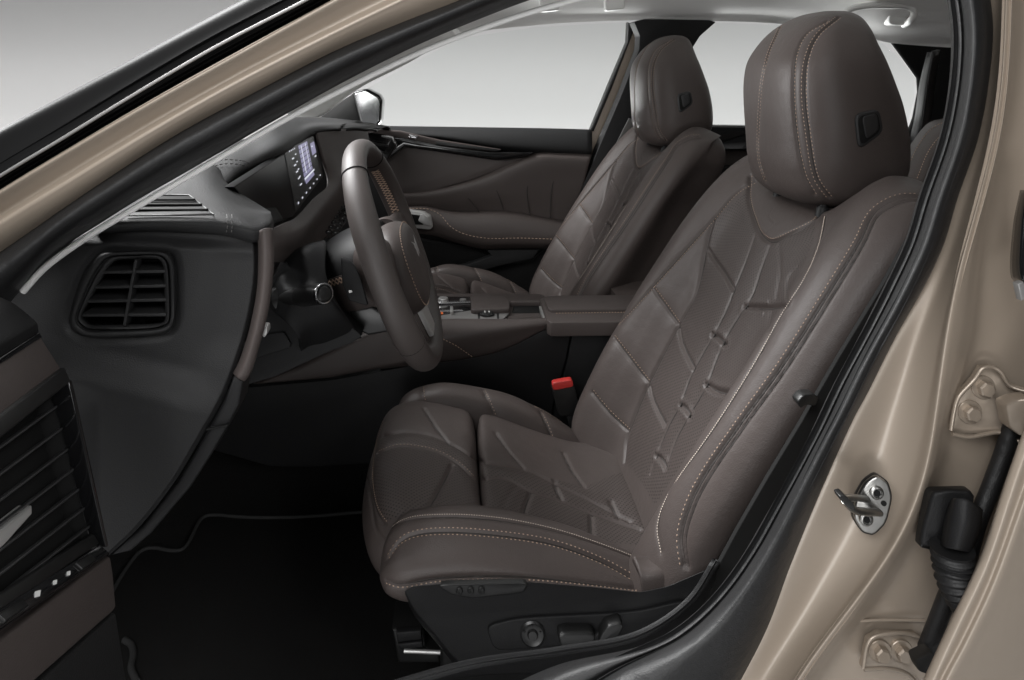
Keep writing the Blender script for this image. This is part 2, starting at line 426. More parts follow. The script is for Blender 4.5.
# ================================================================== SETTING
cyc = []
for (y, z) in [(-3.5, 0), (0, 0), (3, 0), (5.2, 0), (5.9, 0.08), (6.35, 0.4), (6.55, 0.9), (6.6, 1.6), (6.6, 3), (6.6, 5.5)]:
    cyc.append([(-10, y, z), (-5, y, z), (0, y, z), (5, y, z), (10, y, z)])
o = loft('studio_backdrop', cyc, 9, 60, M['wall'], None, 0.02, raw=True); o['kind'] = 'structure'
FZ = ZC - 0.80
bm = bmesh.new()
add_prism(bm, [(-0.95, 0.60, FZ), (1.35, 0.60, FZ), (1.35, 2.16, FZ), (-0.95, 2.16, FZ)], (0, 0, -0.03))
add_prism(bm, [(-0.80, 0.62, FZ), (-0.62, 0.62, ZC - 0.42), (-0.62, 0.62, ZC - 0.30), (-0.84, 0.62, ZC - 0.30), (-0.84, 0.62, FZ)], (0, 1.5, 0))  # unseen firewall, added to keep backdrop light out of the footwell
o = bm_finish(bm, 'car_floor', M['carpet'], None); o['kind'] = 'structure'

# ================================================================== CAR BODY
body = thing('car_body', 'beige metallic car body with black rubber seal round the open front doorway', 'car body')
def mixp(a, b, t, n=220):
    A, B = cr(a, n), cr(b, n); return [tuple((1-t)*p + t*q) for p, q in zip(A, B)]
def bend(pts, d): return [(x, y, d if not callable(d) else d(x, y)) for x, y in pts]
# A pillar: gloss black cant rail, bright line, beige flange, rubber seal
pA0 = [(-70, 167), (0, 130), (60, 98), (120, 66), (180, 33.5), (245, -1), (320, -40), (520, -138), (770, -215), (1000, -235), (1150, -230)]
pA0b = [(-70, 190), (0, 151), (60, 118), (130, 80), (200, 41), (270, 3), (350, -42), (560, -138), (800, -200), (1000, -212), (1150, -208)]
pA1 = [(-70, 222), (0, 176), (60, 140), (140, 91), (220, 44.5), (308, -1), (390, -46), (620, -145), (830, -186), (1000, -193), (1150, -188)]
pA2 = [(-70, 236), (0, 190), (60, 153.5), (150, 101), (240, 51), (330, 1), (410, -42), (640, -137), (840, -174), (1000, -181), (1150, -176)]
pA3 = [(-70, 268), (0, 222), (60, 185), (150, 130), (240, 79), (340, 28), (400, -1), (470, -34), (680, -112), (860, -145), (1000, -151), (1150, -144)]
pA4 = [(-70, 300), (0, 250), (28, 231), (100, 182), (180, 131), (260, 88), (340, 47), (420, 14), (452, 2), (520, -26), (700, -88), (860, -116), (960, -108), (990, -70)]
o = loft('cant_rail', [bend(mixp(pA0, pA0, 0), .62), bend(mixp(pA0, pA0, 0), .590), bend(mixp(pA0, pA0b, .2), .582), bend(mixp(pA0b, pA0b, 0), .574), bend(mixp(pA1, pA1, 0), .5645), [(x, y + 3, .575) for x, y in mixp(pA1, pA1, 0)]], 64, 30, M['cant'], body, 0.01)
o['label'] = 'satin black rail above the windscreen pillar'
tube('bright_strip', [U(x, y, .5615) for x, y in cr(pA1, 60)], .0013, M['grey_trim'], body, 12)
g1 = [(x, y + 3) for x, y in pA1]; g2 = [(x, y + 1) for x, y in pA2]
o = loft('rain_channel', [bend(g1, .575), bend([((a[0]+b[0])/2, (a[1]+b[1])/2) for a, b in zip(g1, g2)], .60), bend(g2, .585)], 60, 8, M['dark'], body, 0.006)
o = loft('windscreen_pillar', [bend(mixp(pA2, pA3, 0), .580), bend(mixp(pA2, pA3, .06), .5565), bend(mixp(pA2, pA3, .45), .5640), bend(mixp(pA2, pA3, .80), .5700), bend(mixp(pA2, pA3, 1), .5645), bend(mixp(pA3, pA4, .28), .5655), bend(mixp(pA3, pA4, .70), .571), bend(mixp(pA3, pA4, 1.15), .582)], 70, 44, M['paint'], body, 0.006)
# rubber seal: one soft bulb round the opening
sA_in = [(-70, 380), (-20, 335), (20, 291), (40, 266), (68, 244), (101, 223), (135, 201.5), (189, 170.5), (240, 140.5), (281, 117), (340, 84), (420, 44), (500, 11), (530, 0), (620, -30), (770, -64), (890, -74), (935, -62), (944, -44)]
sA_out = pA4
o = loft('door_seal', [bend(mixp(sA_out, sA_in, 0), .60), bend(mixp(sA_out, sA_in, .05), .578), bend(mixp(sA_out, sA_in, .28), .562), bend(mixp(sA_out, sA_in, .55), .566), bend(mixp(sA_out, sA_in, .78), .592), bend(mixp(sA_out, sA_in, .97), .622), bend(mixp(sA_out, sA_in, 1.0), .64)], 110, 50, M['rubber'], body, 0.006)
sB_out = [(985, -40), (989.5, 0), (992, 27), (989.5, 68), (978, 135), (956, 200), (943.5, 242), (926, 281), (894, 338), (866, 394), (852, 420), (814, 504), (787, 569), (764, 628), (735, 682), (700, 740)]
sB_in = [(938, -40), (947, 0), (951, 40), (948, 90), (938, 140), (917, 200), (903, 246), (882, 290), (857, 340), (828, 395), (807, 440), (786, 480), (763, 520), (738, 562), (706, 602), (672, 630), (640, 646), (560, 664), (500, 690)]
def mb(t): return mixp(sB_out, sB_in, t, 80)
o = loft('door_seal', [bend(mb(-.03), .60), bend(mb(.04), .578), bend(mb(.2), .563), bend(mb(.42), .56), bend(mb(.62), .575), bend(mb(.70), .592), bend(mb(.74), .590), bend(mb(.88), .598), bend(mb(1.0), .625)], 120, 60, M['rubber'], body, 0.006)
# pale trim line along the inside of the pillar
tr = [(22, 290), (42, 267), (72, 245), (103, 225), (137, 204), (189, 173.5), (240, 143.5), (283, 119), (342, 86), (424, 47), (504, 16), (560, 0), (640, -20)]
tr2 = [(24, 294), (46, 271), (86, 241), (110, 226.5), (138, 210), (190, 179), (241, 148.5), (286, 122), (350, 91), (432, 52), (512, 24), (570, 6), (650, -14)]
mid_ = [((p[0]+q[0])/2, (p[1]+q[1])/2) for p, q in zip(cr(tr, 70), cr(tr2, 70))]
tube('pillar_trim', [U(x, y - .6, .622) for x, y in mid_], [.0031 - .0005*min(1, i/30) for i in range(70)], M['pale_trim'], body, 14)
# B pillar: pressed beige steel with two ridges
def ylin(tab, ys):
    T = np.array(tab, float); return np.interp(ys, T[:, 1], T[:, 0])
ys = np.linspace(-160, 720, 84)
def smoothtab(tab, ys):
    c = cr(tab, 200); return np.interp(ys, c[:, 1], c[:, 0])
xs0 = smoothtab(sB_out, ys)
R1 = smoothtab([(1008, -40), (1006, 0), (1004, 60), (996, 130), (979, 200), (958, 274), (947, 330), (940, 380), (934, 426), (926, 472), (902, 535), (860, 596), (802, 672), (770, 730)], ys)
R2 = smoothtab([(1018, -40), (1017, 0), (1013, 80), (1003, 130), (988, 200), (976, 275), (974, 318), (968, 350), (952, 398), (945, 430), (936, 478), (913, 540), (871, 602), (815, 675), (783, 730)], ys)
def gs(a):
    for _ in range(10): a = np.concatenate([[a[0]], (a[:-2] + 2*a[1:-1] + a[2:]) / 4, [a[-1]]])
    return a
R1, R2 = gs(R1), gs(R2)
xr = np.full_like(ys, 1075)
def col(x, d): return [(float(a), float(b), (d if not hasattr(d, '__len__') else float(d[i]))) for i, (a, b) in enumerate(zip(x, ys))]
low = sstep(250, 420, ys)
o = loft('middle_pillar', [col(xs0 - 14, .612), col(xs0 + 1, .600), col(xs0 + (R1 - xs0)*.48, .593 + .002*low), col(xs0 + (R1 - xs0)*.86, .578), col(R1, .567), col(R1*.5 + R2*.5, .570), col(R2, .580), col(R2 + 9, .588), col(R2 + 40, .590), col(R2 + 90, .590), col(xr + 30, .592)], 160, 130, M['paint'], body, 0.004)
# sill trim inside the seal (black), and the dark inner face of the B pillar behind the seat
loft('sill_trim', [[(380, 690, .66), (470, 676, .67), (560, 672, .68), (640, 652, .68), (690, 620, .68), (716, 580, .68)], [(380, 690, .62), (470, 664, .63), (560, 650, .64), (640, 634, .645), (690, 600, .65), (716, 560, .655)],
     [(380, 690, .70), (470, 672, .72), (560, 664, .72), (640, 644, .72), (690, 606, .72), (716, 566, .72)]], 40, 16, M['soft_black'], body, 0.004)
plate('pillar_inner_trim', [(700, 600), (738, 530), (768, 478), (800, 425), (840, 356), (884, 284), (925, 210), (965, 60), (1010, 60), (1000, 700), (640, 700)], .70, .006, M['dark'], body, .001)
plate('belt_guide', rnd([(797, 402), (803, 395), (814, 394), (819, 398), (816, 406), (806, 405), (801, 409)], .3), .675, .012, M['satin_black'], body, .002)
# headliner with the far door-frame trim
L0 = [(300, 127, 1.9), (320, 117, 1.92), (360, 88, 1.98), (403, 66, 2.02), (460, 36.5, 2.05), (533, 25.5, 2.08), (620, 20.5, 2.08), (715, 21, 2.08), (781, 24, 2.08), (850, 33, 2.06), (885, 42, 2.05), (925, 46, 2.05), (1000, 50, 2.05)]
L0b = [(x, y - 3, d - .006) for x, y, d in L0]
L1 = [(286, 112, 1.88), (306, 100, 1.90), (345, 76, 1.955), (398, 50, 1.99), (455, 22, 2.01), (535, 13, 2.03), (620, 9, 2.02), (715, 9, 2.02), (781, 11, 2.02), (850, 18, 2.0), (885, 25, 1.98), (925, 30, 1.98), (1000, 34, 1.98)]
L2 = [(330, 85, 1.6), (340, 76, 1.62), (380, 40, 1.68), (430, 8, 1.75), (480, -14, 1.8), (540, -22, 1.84), (620, -26, 1.85), (715, -26, 1.85), (781, -26, 1.85), (850, -22, 1.82), (885, -20, 1.8), (925, -18, 1.8), (1000, -16, 1.8)]
L3 = [(400, -20, 1.3), (420, -40, 1.3), (450, -60, 1.3), (480, -75, 1.3), (510, -82, 1.3), (560, -86, 1.3), (640, -88, 1.3), (720, -88, 1.3), (800, -88, 1.3), (860, -85, 1.3), (920, -82, 1.3), (980, -80, 1.3), (1060, -78, 1.3)]
L4 = [(460, -150, .70), (480, -160, .70), (510, -170, .7), (540, -178, .7), (600, -184, .7), (660, -188, .7), (740, -190, .7), (820, -190, .7), (900, -190, .7), (980, -188, .7), (1060, -186, .7), (1160, -184, .7), (1300, -182, .7)]
loft('headliner', [L0, L0b, L1, L2, L3, L4], 90, 60, M['liner'], body, 0.012)
plate('trim_joint', [(462, 33), (459, 38.5), (449, 27), (452, 25)], 1.955, .004, M['liner_plastic'], body, .001)
for (x, y) in ((549, 5), (614, 4)):
    plate('visor_clip', [(x - 9, y - 14), (x + 11, y - 14), (x + 11, y + 5), (x - 8, y + 7)], 1.90, .03, M['liner_plastic'], body, .004, r=.15)
# grab handle on the ceiling
gh = [(842, 22, 2.0), (846, 12, 1.93), (862, 6.5, 1.91), (886, 5.5, 1.90), (908, 7, 1.91), (914, 12, 1.91), (911, 20, 1.92), (904, 25, 1.97)]
bm = bmesh.new(); add_tube(bm, pxcurve(gh, 40), 0.0085, 10)
add_prism(bm, [U(*p) for p in rnd([(890, 9, 1.93), (914, 10, 1.93), (913, 25, 1.95), (889, 25, 1.95)], .3)], (0, .04, 0), .004)
bm_finish(bm, 'grab_handle', M['liner_plastic'], body)
# far windscreen corner panel, far B pillar and C pillar
plate('corner_panel', [(290, 122), (318, 118), (345, 98), (353, 93), (362, 126), (300, 128)], 2.08, .03, M['satin_black'], body, .004)
plate('far_pillar_panel', [(632.5, 26), (650, 28), (652, 50), (636, 90), (618, 135), (590, 200), (560, 200), (592, 131), (610, 86), (625, 49)], 2.17, .03, M['paint'], body, .003)
plate('far_pillar_gasket', [(628, 22), (634, 25), (633, 33), (612, 88), (594, 131), (590, 131), (608, 87), (627, 42)], 2.16, .03, M['satin_black'], body, .003)
plate('far_pillar_trim', [(634, 21.5), (645, 19), (709, 20), (716, 22), (700, 36), (690, 52), (676, 90), (650, 150), (600, 262), (556, 262), (572, 213), (598, 150), (622, 94), (639, 50), (640, 36)], 2.06, .06, M['soft_black'], body, .012, r=.12)
plate('seat_belt', [(629, 118), (641, 122), (600, 212), (588, 222), (577, 222)], 2.035, .004, M['grey_thread'], body, .001)
plate('rear_pillar_trim', [(886, 34), (1000, 34), (1000, 215), (894, 215), (902, 150), (914, 118), (919, 92), (918, 78), (905, 60)], 2.05, .015, M['dark'], body, .01)
plate('rear_belt_trim', [(690, 125), (760, 126), (900, 130), (960, 132), (960, 150), (900, 150), (760, 150), (690, 152)], 2.06, .05, M['gloss'], body, .006)
loft('rear_side_frame', [[(927, 52, 1.95), (919, 85, 1.95), (914, 120, 1.95), (902, 165, 1.95)], [(933, 52, 1.90), (927, 85, 1.90), (922, 122, 1.90), (913, 165, 1.90)], [(941, 50, 1.95), (935, 85, 1.95), (931, 122, 1.95), (924, 165, 1.95)]], 20, 8, M['satin_black'], body, .01)
plate('rear_bulkhead', [(700, 20), (1200, 20), (1200, 500), (700, 500)], 2.22, .02, M['dark'], body, .002) if False else None

# striker on the B pillar
def bolt(name, c, ax, r, mat_, parent):
    ax = Vector(ax).normalized(); b = bmesh.new()
    add_lathe(b, c, ax, [(0, r*1.5), (.0015, r*1.5), (.002, r*1.42), (.002, r)], 24)
    add_lathe(b, c + ax*.002, ax, [(0, r), (.0045, r), (.0058, r*.82)], 6)
    return bm_finish(b, name, mat_, parent, 30)
so = [(866, 484, .573), (877, 476, .572), (888, 483, .570), (892, 498, .570), (886, 523, .570), (874, 535, .572), (863, 532, .574), (854.5, 518, .576), (857, 500, .576)]
SN = Vector((-.05, -1, .05)).normalized()
st = plate('striker', [(x + (x - 873) * .07 , y + (y - 506) * .05, d + .001) for x, y, d in so], 0, .006, M['satin_black'], body, .0012, r=.3)
st['label'] = 'bare steel door striker on a black gasket'
plate('plate', [(x, y, d - .0035) for x, y, d in so], 0, .004, M['zinc'], st, .001, r=.3)
for (x, y) in ((876.5, 492.5), (866, 519)):
    b = bmesh.new(); c = U(x, y, .568); add_lathe(b, c + SN*-.001, SN, [(0, .0052), (.002, .0052), (.003, .0042), (.0031, .0036), (.0022, .0030), (.0018, .0001)], 24)
    bm_finish(b, 'bolt', M['zinc'], st)
    b = bmesh.new(); add_lathe(b, c + SN*.0012, SN, [(0, .0027), (.0006, .0026)], 6); bm_finish(b, 'bolt_recess', M['dark'], st)
lathe('hole', U(883.5, 503, .5675), SN, [(0, .0021), (.001, .0020)], M['dark'], st, 16)
tube('loop', [U(x, y, d) for x, y, d in [(880, 512.5, .570), (868, 512, .556), (857, 511, .546), (850, 507, .540), (845, 500.5, .537)]], .0029, M['zinc'], st, 12)
tube('loop', [U(x, y, d) for x, y, d in [(868, 499.5, .572), (859, 498, .558), (851, 497.5, .545), (844, 498, .538)]], .0025, M['zinc'], st, 12)
plate('loop_cap', [(839.5, 496.5, .531), (845, 495, .531), (854.5, 504.5, .531), (855.5, 511, .531), (850, 509.5, .531), (842, 502, .531)], 0, .009, M['satin_black'], st, .002, r=.25)

# rear door hinges bolted to the pillar
h1 = [(957, 398), (974, 379), (981, 367.5), (991, 366), (1001, 371), (1010, 384), (1026, 389), (1040, 390), (1040, 446), (1024, 445), (1012, 436), (1000, 432), (985, 434), (969, 437), (955, 435), (951, 428), (953, 412)]
hg = plate('door_hinge', [(x, y, .580 - .0005*max(0, x - 1000)) for x, y in h1], 0, .006, M['hinge'], body, .002)
hg['label'] = 'upper beige hinge leaf with two bolts'
rim = [(951, 430, 0.5740), (954, 412, 0.5740), (958, 398, 0.5740), (974, 380, 0.5740), (983, 368, 0.5730), (992, 367, 0.5730), (1001, 372, 0.5710), (1009, 385, 0.5700), (1024, 391, 0.5640), (1038, 393, 0.5580)]
tube('flange', pxcurve(rim, 40), .0016, M['hinge'], hg, 8)
tube('flange', pxcurve([(952, 434, 0.5750), (968, 437, 0.5740), (985, 434.5, 0.5740), (1000, 432.5, 0.5730), (1012, 437, 0.5680), (1026, 446, 0.5610)], 30), .0016, M['hinge'], hg, 8)
for (x, y) in ((982.5, 387), (969, 411.5)): bolt('bolt', U(x, y, .5795), SN, .0062, M['hinge'], hg)
plate('knuckle', [(1006, 405, .555), (1018, 400, .55), (1034, 398, .545), (1034, 440, .545), (1020, 436, .55), (1010, 428, .555)], 0, .012, M['hinge'], hg, .003, r=.2)
h2 = [(862, 668), (868, 640), (878, 633.5), (916, 634), (933, 649), (942, 660), (950, 672), (950, 700), (925, 690), (915, 676), (893, 668)]
hg2 = plate('door_hinge', [(x, y, .580) for x, y in h2], 0, .006, M['hinge'], body, .002)
hg2['label'] = 'lower beige hinge leaf with two bolts'
tube('flange', pxcurve([(863, 668, 0.5740), (869, 641, 0.5740), (879, 635, 0.5740), (914, 635, 0.5730), (932, 650, 0.5710), (946, 668, 0.5680)], 36), .0015, M['hinge'], hg2, 8)
tube('flange', pxcurve([(864, 669, 0.5740), (890, 669, 0.5730), (908, 674, 0.5720), (920, 688, 0.5700)], 20), .0015, M['hinge'], hg2, 8)
for (x, y) in ((879.5, 650.5), (901, 650.5)): bolt('bolt', U(x, y, .5795), SN, .006, M['hinge'], hg2)
plate('knuckle', [(915, 660, .56), (932, 652, .555), (938, 660, .55), (930, 676, .55), (919, 672, .555)], 0, .01, M['satin_black'], hg2, .002, r=.2)
# horizontal pressing line at the foot of the pillar
tube('pressing_line', pxcurve([(858, 621, .5865), (880, 620, .5865), (926, 620.5, .5865)], 12), .0012, M['paint'], body, 8)
tube('pressing_line', pxcurve([(945, 443, .5865), (942, 460, .5865), (938, 476, .5865)], 12), .0010, M['paint'], body, 8)
# wiring boot between pillar and rear door
wb = thing('wiring_boot', 'black rubber wiring boot and cable between the pillar and the rear door edge', 'wiring boot')
plate('housing', [(934, 494, .552), (950, 491, .55), (970, 492, .548), (975, 499, .548), (972, 520, .548), (962, 552, .548), (946, 551, .55), (921, 546, .555), (924, 530, .555)], 0, .005, M['soft_black'], wb, .002, r=.2)
plate('flange', [(931, 492, .562), (971, 491, .562), (975, 497, .562), (966, 512, .562), (962, 555, .562), (942, 553, .562), (921, 548, .562), (921.5, 540, .562)], 0, .008, M['satin_black'], wb, .002, r=.15)
loft('elbow', [[(950, 501, .545), (944, 520, .545), (940, 545, .545)], [(956, 498, .532), (952, 520, .530), (947, 548, .532)], [(968, 500, .527), (966, 520, .524), (957, 550, .526)], [(978, 506, .532), (977, 524, .531), (968, 552, .532)], [(983, 510, .548), (981, 526, .546), (972, 553, .546)]], 20, 24, M['soft_black'], wb, .004)
bp = cr([(952, 548, .54), (953, 562, .54), (955, 578, .538), (960, 594, .536), (966, 606, .534)], 61)
rr = [.0135 * (1 - .25*(i/60)**2) * (1 + .085*math.cos(i/60*2*math.pi*8)) for i in range(61)]
tube('bellows', [U(*p) for p in bp], rr, M['rubber'], wb, 24)
tube('cable', pxcurve([(1012, 428, .57), (1003, 455, .57), (990, 490, .568), (978, 520, .566), (966, 560, .565), (950, 590, .565), (938, 620, .566), (926, 650, .568)], 50), .0062, M['rubber'], wb, 12)
plate('clip', [(942, 538, .5455), (962, 541, .543), (958, 553, .543), (944, 551, .5455)], 0, .006, M['soft_black'], wb, .0015)

# rear door edge (beige), at the right border
rd = thing('rear_door', 'edge of the beige rear door at the right, opened beside the pillar', 'car door')
e0 = [(1120, 60), (1112, 200), (1082, 320), (1044, 395), (1024, 430), (1009, 470), (978, 561), (947.5, 626), (922, 682), (905, 720)]
e1 = [(x + 9, y + 4) for x, y in e0]
e2 = [(1150, 60), (1142, 200), (1112, 320), (1075, 395), (1042, 440), (1024, 486), (989.6, 581), (962, 640), (940, 682), (925, 720)]
e3 = [(x + 5, y + 2) for x, y in e2]
e4 = [(1420, 60), (1420, 200), (1420, 320), (1420, 395), (1420, 450), (1420, 500), (1420, 590), (1420, 650), (1420, 690), (1420, 730)]
loft('door_skin', [bend([(x + 3, y) for x, y in e0], .55), bend(e0, .528), bend([(x + 2, y + 1) for x, y in e0], .521), bend(e1, .517), bend(e2, .518), bend(e3, .515), bend([(x + 14, y + 4) for x, y in e3], .518), bend([((x*.7 + 1420*.3), y) for x, y in e3], .552), bend(e4, .64)], 60, 50, M['paint'], rd, .004)
loft('door_gap_shade', [[(1020, 190, .55), (1013, 225, .55), (1012, 280, .55), (1019, 282, .55)], [(1030, 190, .53), (1026, 225, .53), (1024, 278, .53), (1026, 284, .53)], [(1045, 190, .53), (1045, 225, .53), (1045, 280, .53), (1045, 290, .53)]], 20, 10, M['gloss'], rd, .004)  # black sheet paints the shade of the gap beside the door
plate('stop_strap', [(1018, 284), (1024, 282), (1028, 298), (1022, 301)], .53, .006, M['grey_trim'], rd, .001)

# ================================================================== FRONT SEATS
seat = thing('front_seat', 'large near front seat in brown quilted leather, black power switches on its side base', 'car seat', 'front seats of the car')
CY = 1.05
SO = np.array([0.25, CY, Z(-.63)]); ST = np.array([.438, 0, .899]); SN_ = np.array([-.899, 0, .438])
rings = []
for (v, wv, c, n0, b, dip) in [(-.075, .17, -.02, -.03, -.09, 0), (-.062, .215, .02, -.012, -.12, 0), (-.03, .238, .048, 0, -.135, 0), (.0, .248, .060, .002, -.14, 0), (.08, .258, .062, .004, -.14, 0), (.2, .266, .054, .006, -.14, 0),
                           (.3, .269, .043, .003, -.135, 0), (.4, .266, .030, -.004, -.13, 0), (.47, .260, .016, -.010, -.125, .01), (.52, .250, .000, -.022, -.12, .03), (.553, .234, -.018, -.036, -.112, .05), (.572, .205, -.038, -.05, -.10, .055), (.58, .165, -.056, -.062, -.088, .055), (.582, .09, -.068, -.068, -.078, .05)]:
    tp = .055 - .043 * float(sstep(.40, .53, v)); bw = .62 + .20 * float(sstep(.40, .53, v))
    k = wv / .266; h = [(0, n0), (.07*k, n0), (.125*k, n0 + .004), (.16*k, n0 + .55*(c - n0)), (.198*k, c), (.235*k, c - .006), (wv - .005, c - .026), (wv - .002, c - .045), (wv - tp, max(.45*c + .55*b, min(c - .07, -.092))), (wv*bw, b), (wv*.4, b - .006)]
    full = [( s_, n_) for s_, n_ in h] + [(0, b - .008)] + [(-s_, n_) for s_, n_ in h[:0:-1]]
    ring = []
    for s_, n_ in full:
        vv = v - dip * (1 - float(sstep(.05, .15, abs(s_))))
        ring.append(SO + np.array([0, s_, 0]) + ST * vv + SN_ * n_)
    rings.append(ring)
G = rings_to_grid(rings, 560, 330, (.30, .70, .12))
S_ = lambda px, **k: dict(px=px, **k)
bk = [
 S_([(754,181),(736,192),(713,218),(670,266),(634,306),(605,339),(592,365),(590.5,387),(596,409),(606,430)], w=.003, dep=.003, off=[.0035]),
 S_([(749,176),(748,199),(753,218),(760,234),(769.5,240.6),(788,233.5),(813.7,219),(825,206),(850,184),(872,174)], w=.004, dep=.0045, off=[.0045], ridge=.001),
 S_([(824,214),(817,243.5),(802.6,276.6),(780.6,311.5),(751,365),(718,418),(698.7,446),(666,493),(656,525),(660,552)], w=.003, dep=.0018, off=[-.0015], thr='pale_thread', th=.0007, len=.95, pitch=.003),
 S_([(918,195),(905,195),(891,198.6),(872.5,211),(858,240),(825,295),(780.6,365),(740,421),(700,480),(686,511),(680,538.6),(684,566)], w=.003, dep=.0034, off=[-.0052], line=.0019),
 S_([(921,199),(906,199),(894,203),(876.5,214),(862,243),(829,298),(784.6,368),(744,424),(704,483),(690,514),(684,541),(688,568)], w=.0025, dep=.0034, off=[], line=.0016),
 S_([(713,218),(709,232),(705,250),(694,295),(678,324),(663,352),(647.5,383),(640,400),(632,420),(626,436),(623,461)], w=.0045, dep=.0038),
 S_([(652,287.6),(664,304),(677.6,323.7)], w=.0032, dep=.003, off=[.0042]),
 S_([(613,337),(630,359),(647.5,382)], w=.0032, dep=.003, off=[.0042]),
 S_([(591.5,392),(608,412),(628,431)], w=.0032, dep=.003, off=[.0042]),
 S_([(707,249),(712,257),(722,271),(733,289.5)], w=.004, dep=.0045, ridge=.0008),
 S_([(753,236),(744,262),(733,289.5),(724,312),(712.6,334),(700,356),(689,377),(679,404),(668,424),(655,456),(649,473)], w=.003, dep=.0014),
 S_([(769,243),(760,268),(751,295),(736,318),(723.6,339),(714,362),(706,383),(690,411),(676,436),(664,468)], w=.003, dep=.0014),
 S_([(677.6,326),(680,340),(686,355),(693,368.5)], w=.004, dep=.0045, ridge=.0008),
 S_([(648,385),(652,400),(664,425)], w=.004, dep=.0045, ridge=.0008),
 S_([(744,306),(764,307),(786,304)], w=.004, dep=.0055, ridge=.002),
 S_([(711.5,334),(717,337),(725,345)], w=.0038, dep=.005, ridge=.002),
 S_([(705,384),(715,390),(730,393)], w=.004, dep=.0055, ridge=.002),
 S_([(679,404),(684,408),(689,417)], w=.0038, dep=.005, ridge=.002),
 S_([(655,455),(660,459),(665,468)], w=.0038, dep=.005, ridge=.002),
 S_([(797,268),(789,276),(785,303)], w=.005, dep=.0018, puff=False),
 S_([(773,208),(769,216),(774,223),(768,230)], w=.0012, dep=.0012, puff=False),
 S_([(778,246),(780,270),(776,296)], w=.006, dep=.0016, puff=False),
 S_([(770,312),(768,330),(760,350)], w=.006, dep=.0012, puff=False),
]
pf = [[(712,220),(722,212),(748,190),(752,217),(759,236),(770,243),(815,221),(813,240),(797,280),(745,366),(700,436),(655,505),(640,480),(622,458),(632,424),(663,354),(694,297)]]
hide('backrest', G, M['perf'], seat, bk, perf=pf, puff=.0026, puffL=.012)

# headrest: pod of stacked outlines
hz = [(-.190, .528, .03, .04), (-.186, .528, .055, .085), (-.170, .529, .075, .114), (-.140, .531, .086, .127), (-.10, .530, .088, .131), (-.05, .524, .085, .130), (-.02, .519, .080, .127), (.01, .516, .072, .121), (.035, .518, .060, .110), (.055, .523, .049, .096), (.072, .530, .036, .073), (.081, .535, .021, .046), (.084, .537, .007, .014)]
rings = [superellipse((c, 1.062), a, b, 2.7, Z(z), 32) for z, c, a, b in hz]
G = rings_to_grid(rings, 380, 190)
hs = [
 S_([(779,26),(768,50.7),(761,78),(757.5,118),(757.5,159),(764,181)], w=.0028, dep=.0026, off=[.0036, -.0036]),
 S_([(826,20),(805,33),(795,52),(791.6,85),(795,135),(803.4,176),(813.6,195)], w=.0028, dep=.0022, off=[.0034]),
 S_([(838,16),(816,35),(806,58),(803,91),(807.5,135),(816,179),(829,198)], w=.0028, dep=.0032, off=[.0036, -.0036], ridge=.0006),
]
hd = hide('headrest', G, M['leather'], seat, hs, puff=.003, puffL=.012)
# adjuster button on its side
bo = rnd([(855, 114), (880, 108.5), (884.5, 132), (863.5, 148), (858, 146)], .28)
hb = plate('button', [(x, y, .929) for x, y in bo], 0, .02, M['button'], hd, .004)
plate('button_recess', [(868.5 + (x - 868.5)*.80, 127.5 + (y - 127.5)*.80, .9285) for x, y in bo], 0, .004, M['dark'], hb, .0005)
bo2 = rnd([(862, 117), (877, 113), (879.5, 130), (866.5, 140)], .25)
plate('button_face', [(x, y, .927) for x, y in bo2], 0, .008, M['button'], hb, .0015)
for (x, y, d) in ((780, 190, 1.12), (824, 205, .985)):
    c = U(x, y, d); ax = Vector((.2, 0, 1))
    lathe('headrest_post', c - Vector((.004, 0, .02)), ax, [(0, .0085), (.014, .0085), (.018, .007), (.0185, .0055), (.05, .0055)], M['soft_black'], seat, 20)

# seat cushion: thigh support in front, main pad behind
place = lambda u, v, pos: (u, pos, Z(v))
prof = [(.024,-.63),(.027,-.59),(.019,-.564),(-.01,-.554),(-.05,-.547),(-.09,-.548),(-.117,-.560),(-.132,-.585),(-.128,-.612),(-.108,-.632),(-.05,-.640)]
stn = [(CY + a, s_, 0, dz) for a, s_, dz in [(-.176,.50,-.008),(-.172,.72,-.006),(-.160,.88,-.003),(-.135,.96,-.001),(-.08,1,0),(0,1.015,.001),(.08,1,0),(.135,.975,-.001),(.160,.90,-.004),(.172,.72,-.008),(.176,.5,-.012)]]
stn = [(p, s_, {0: .022, 1: .020, 2: .016, 3: .011, 4: .003}.get(i, 0) , dz) for i, (p, s_, du, dz) in enumerate(stn)]
G = sweep_profile(prof, stn, 210, 190, place)
ts = [
 S_([(377,452),(395.6,445),(418,446),(441,452),(458,462),(475,477)], w=.0035, dep=.0032, off=[.004]),
 S_([(383,434),(404.7,430.6),(427,433),(448,440.6),(475,457)], w=.0035, dep=.0032),
 S_([(424,407),(435,424),(450,443)], w=.0035, dep=.0030),
 S_([(452.6,463.4),(444,480),(425,512)], w=.004, dep=.0042, ridge=.0003),
 S_([(382,420),(374,446),(370.5,470),(371,490),(376,511),(384,523)], w=.003, dep=.003, off=[.0035]),
 S_([(366,478),(370,500),(376,530),(390,548)], w=.003, dep=.003, puff=False),
]
pf = [[(377,452),(396,446),(441,453),(475,478),(483,512),(420,515),(380,520),(372,490)], [(383,434),(404,431),(448,441),(475,457),(474,474),(441,450),(396,443),(378,449)]]
hide('thigh_support', G, M['perf'], seat, ts, perf=pf, puff=.0026, puffL=.012)
prof = [(.029,-.70),(.0285,-.62),(.029,-.585),(.035,-.568),(.06,-.571),(.10,-.585),(.15,-.603),(.2,-.617),(.25,-.621),(.30,-.618),(.33,-.65),(.32,-.70)]
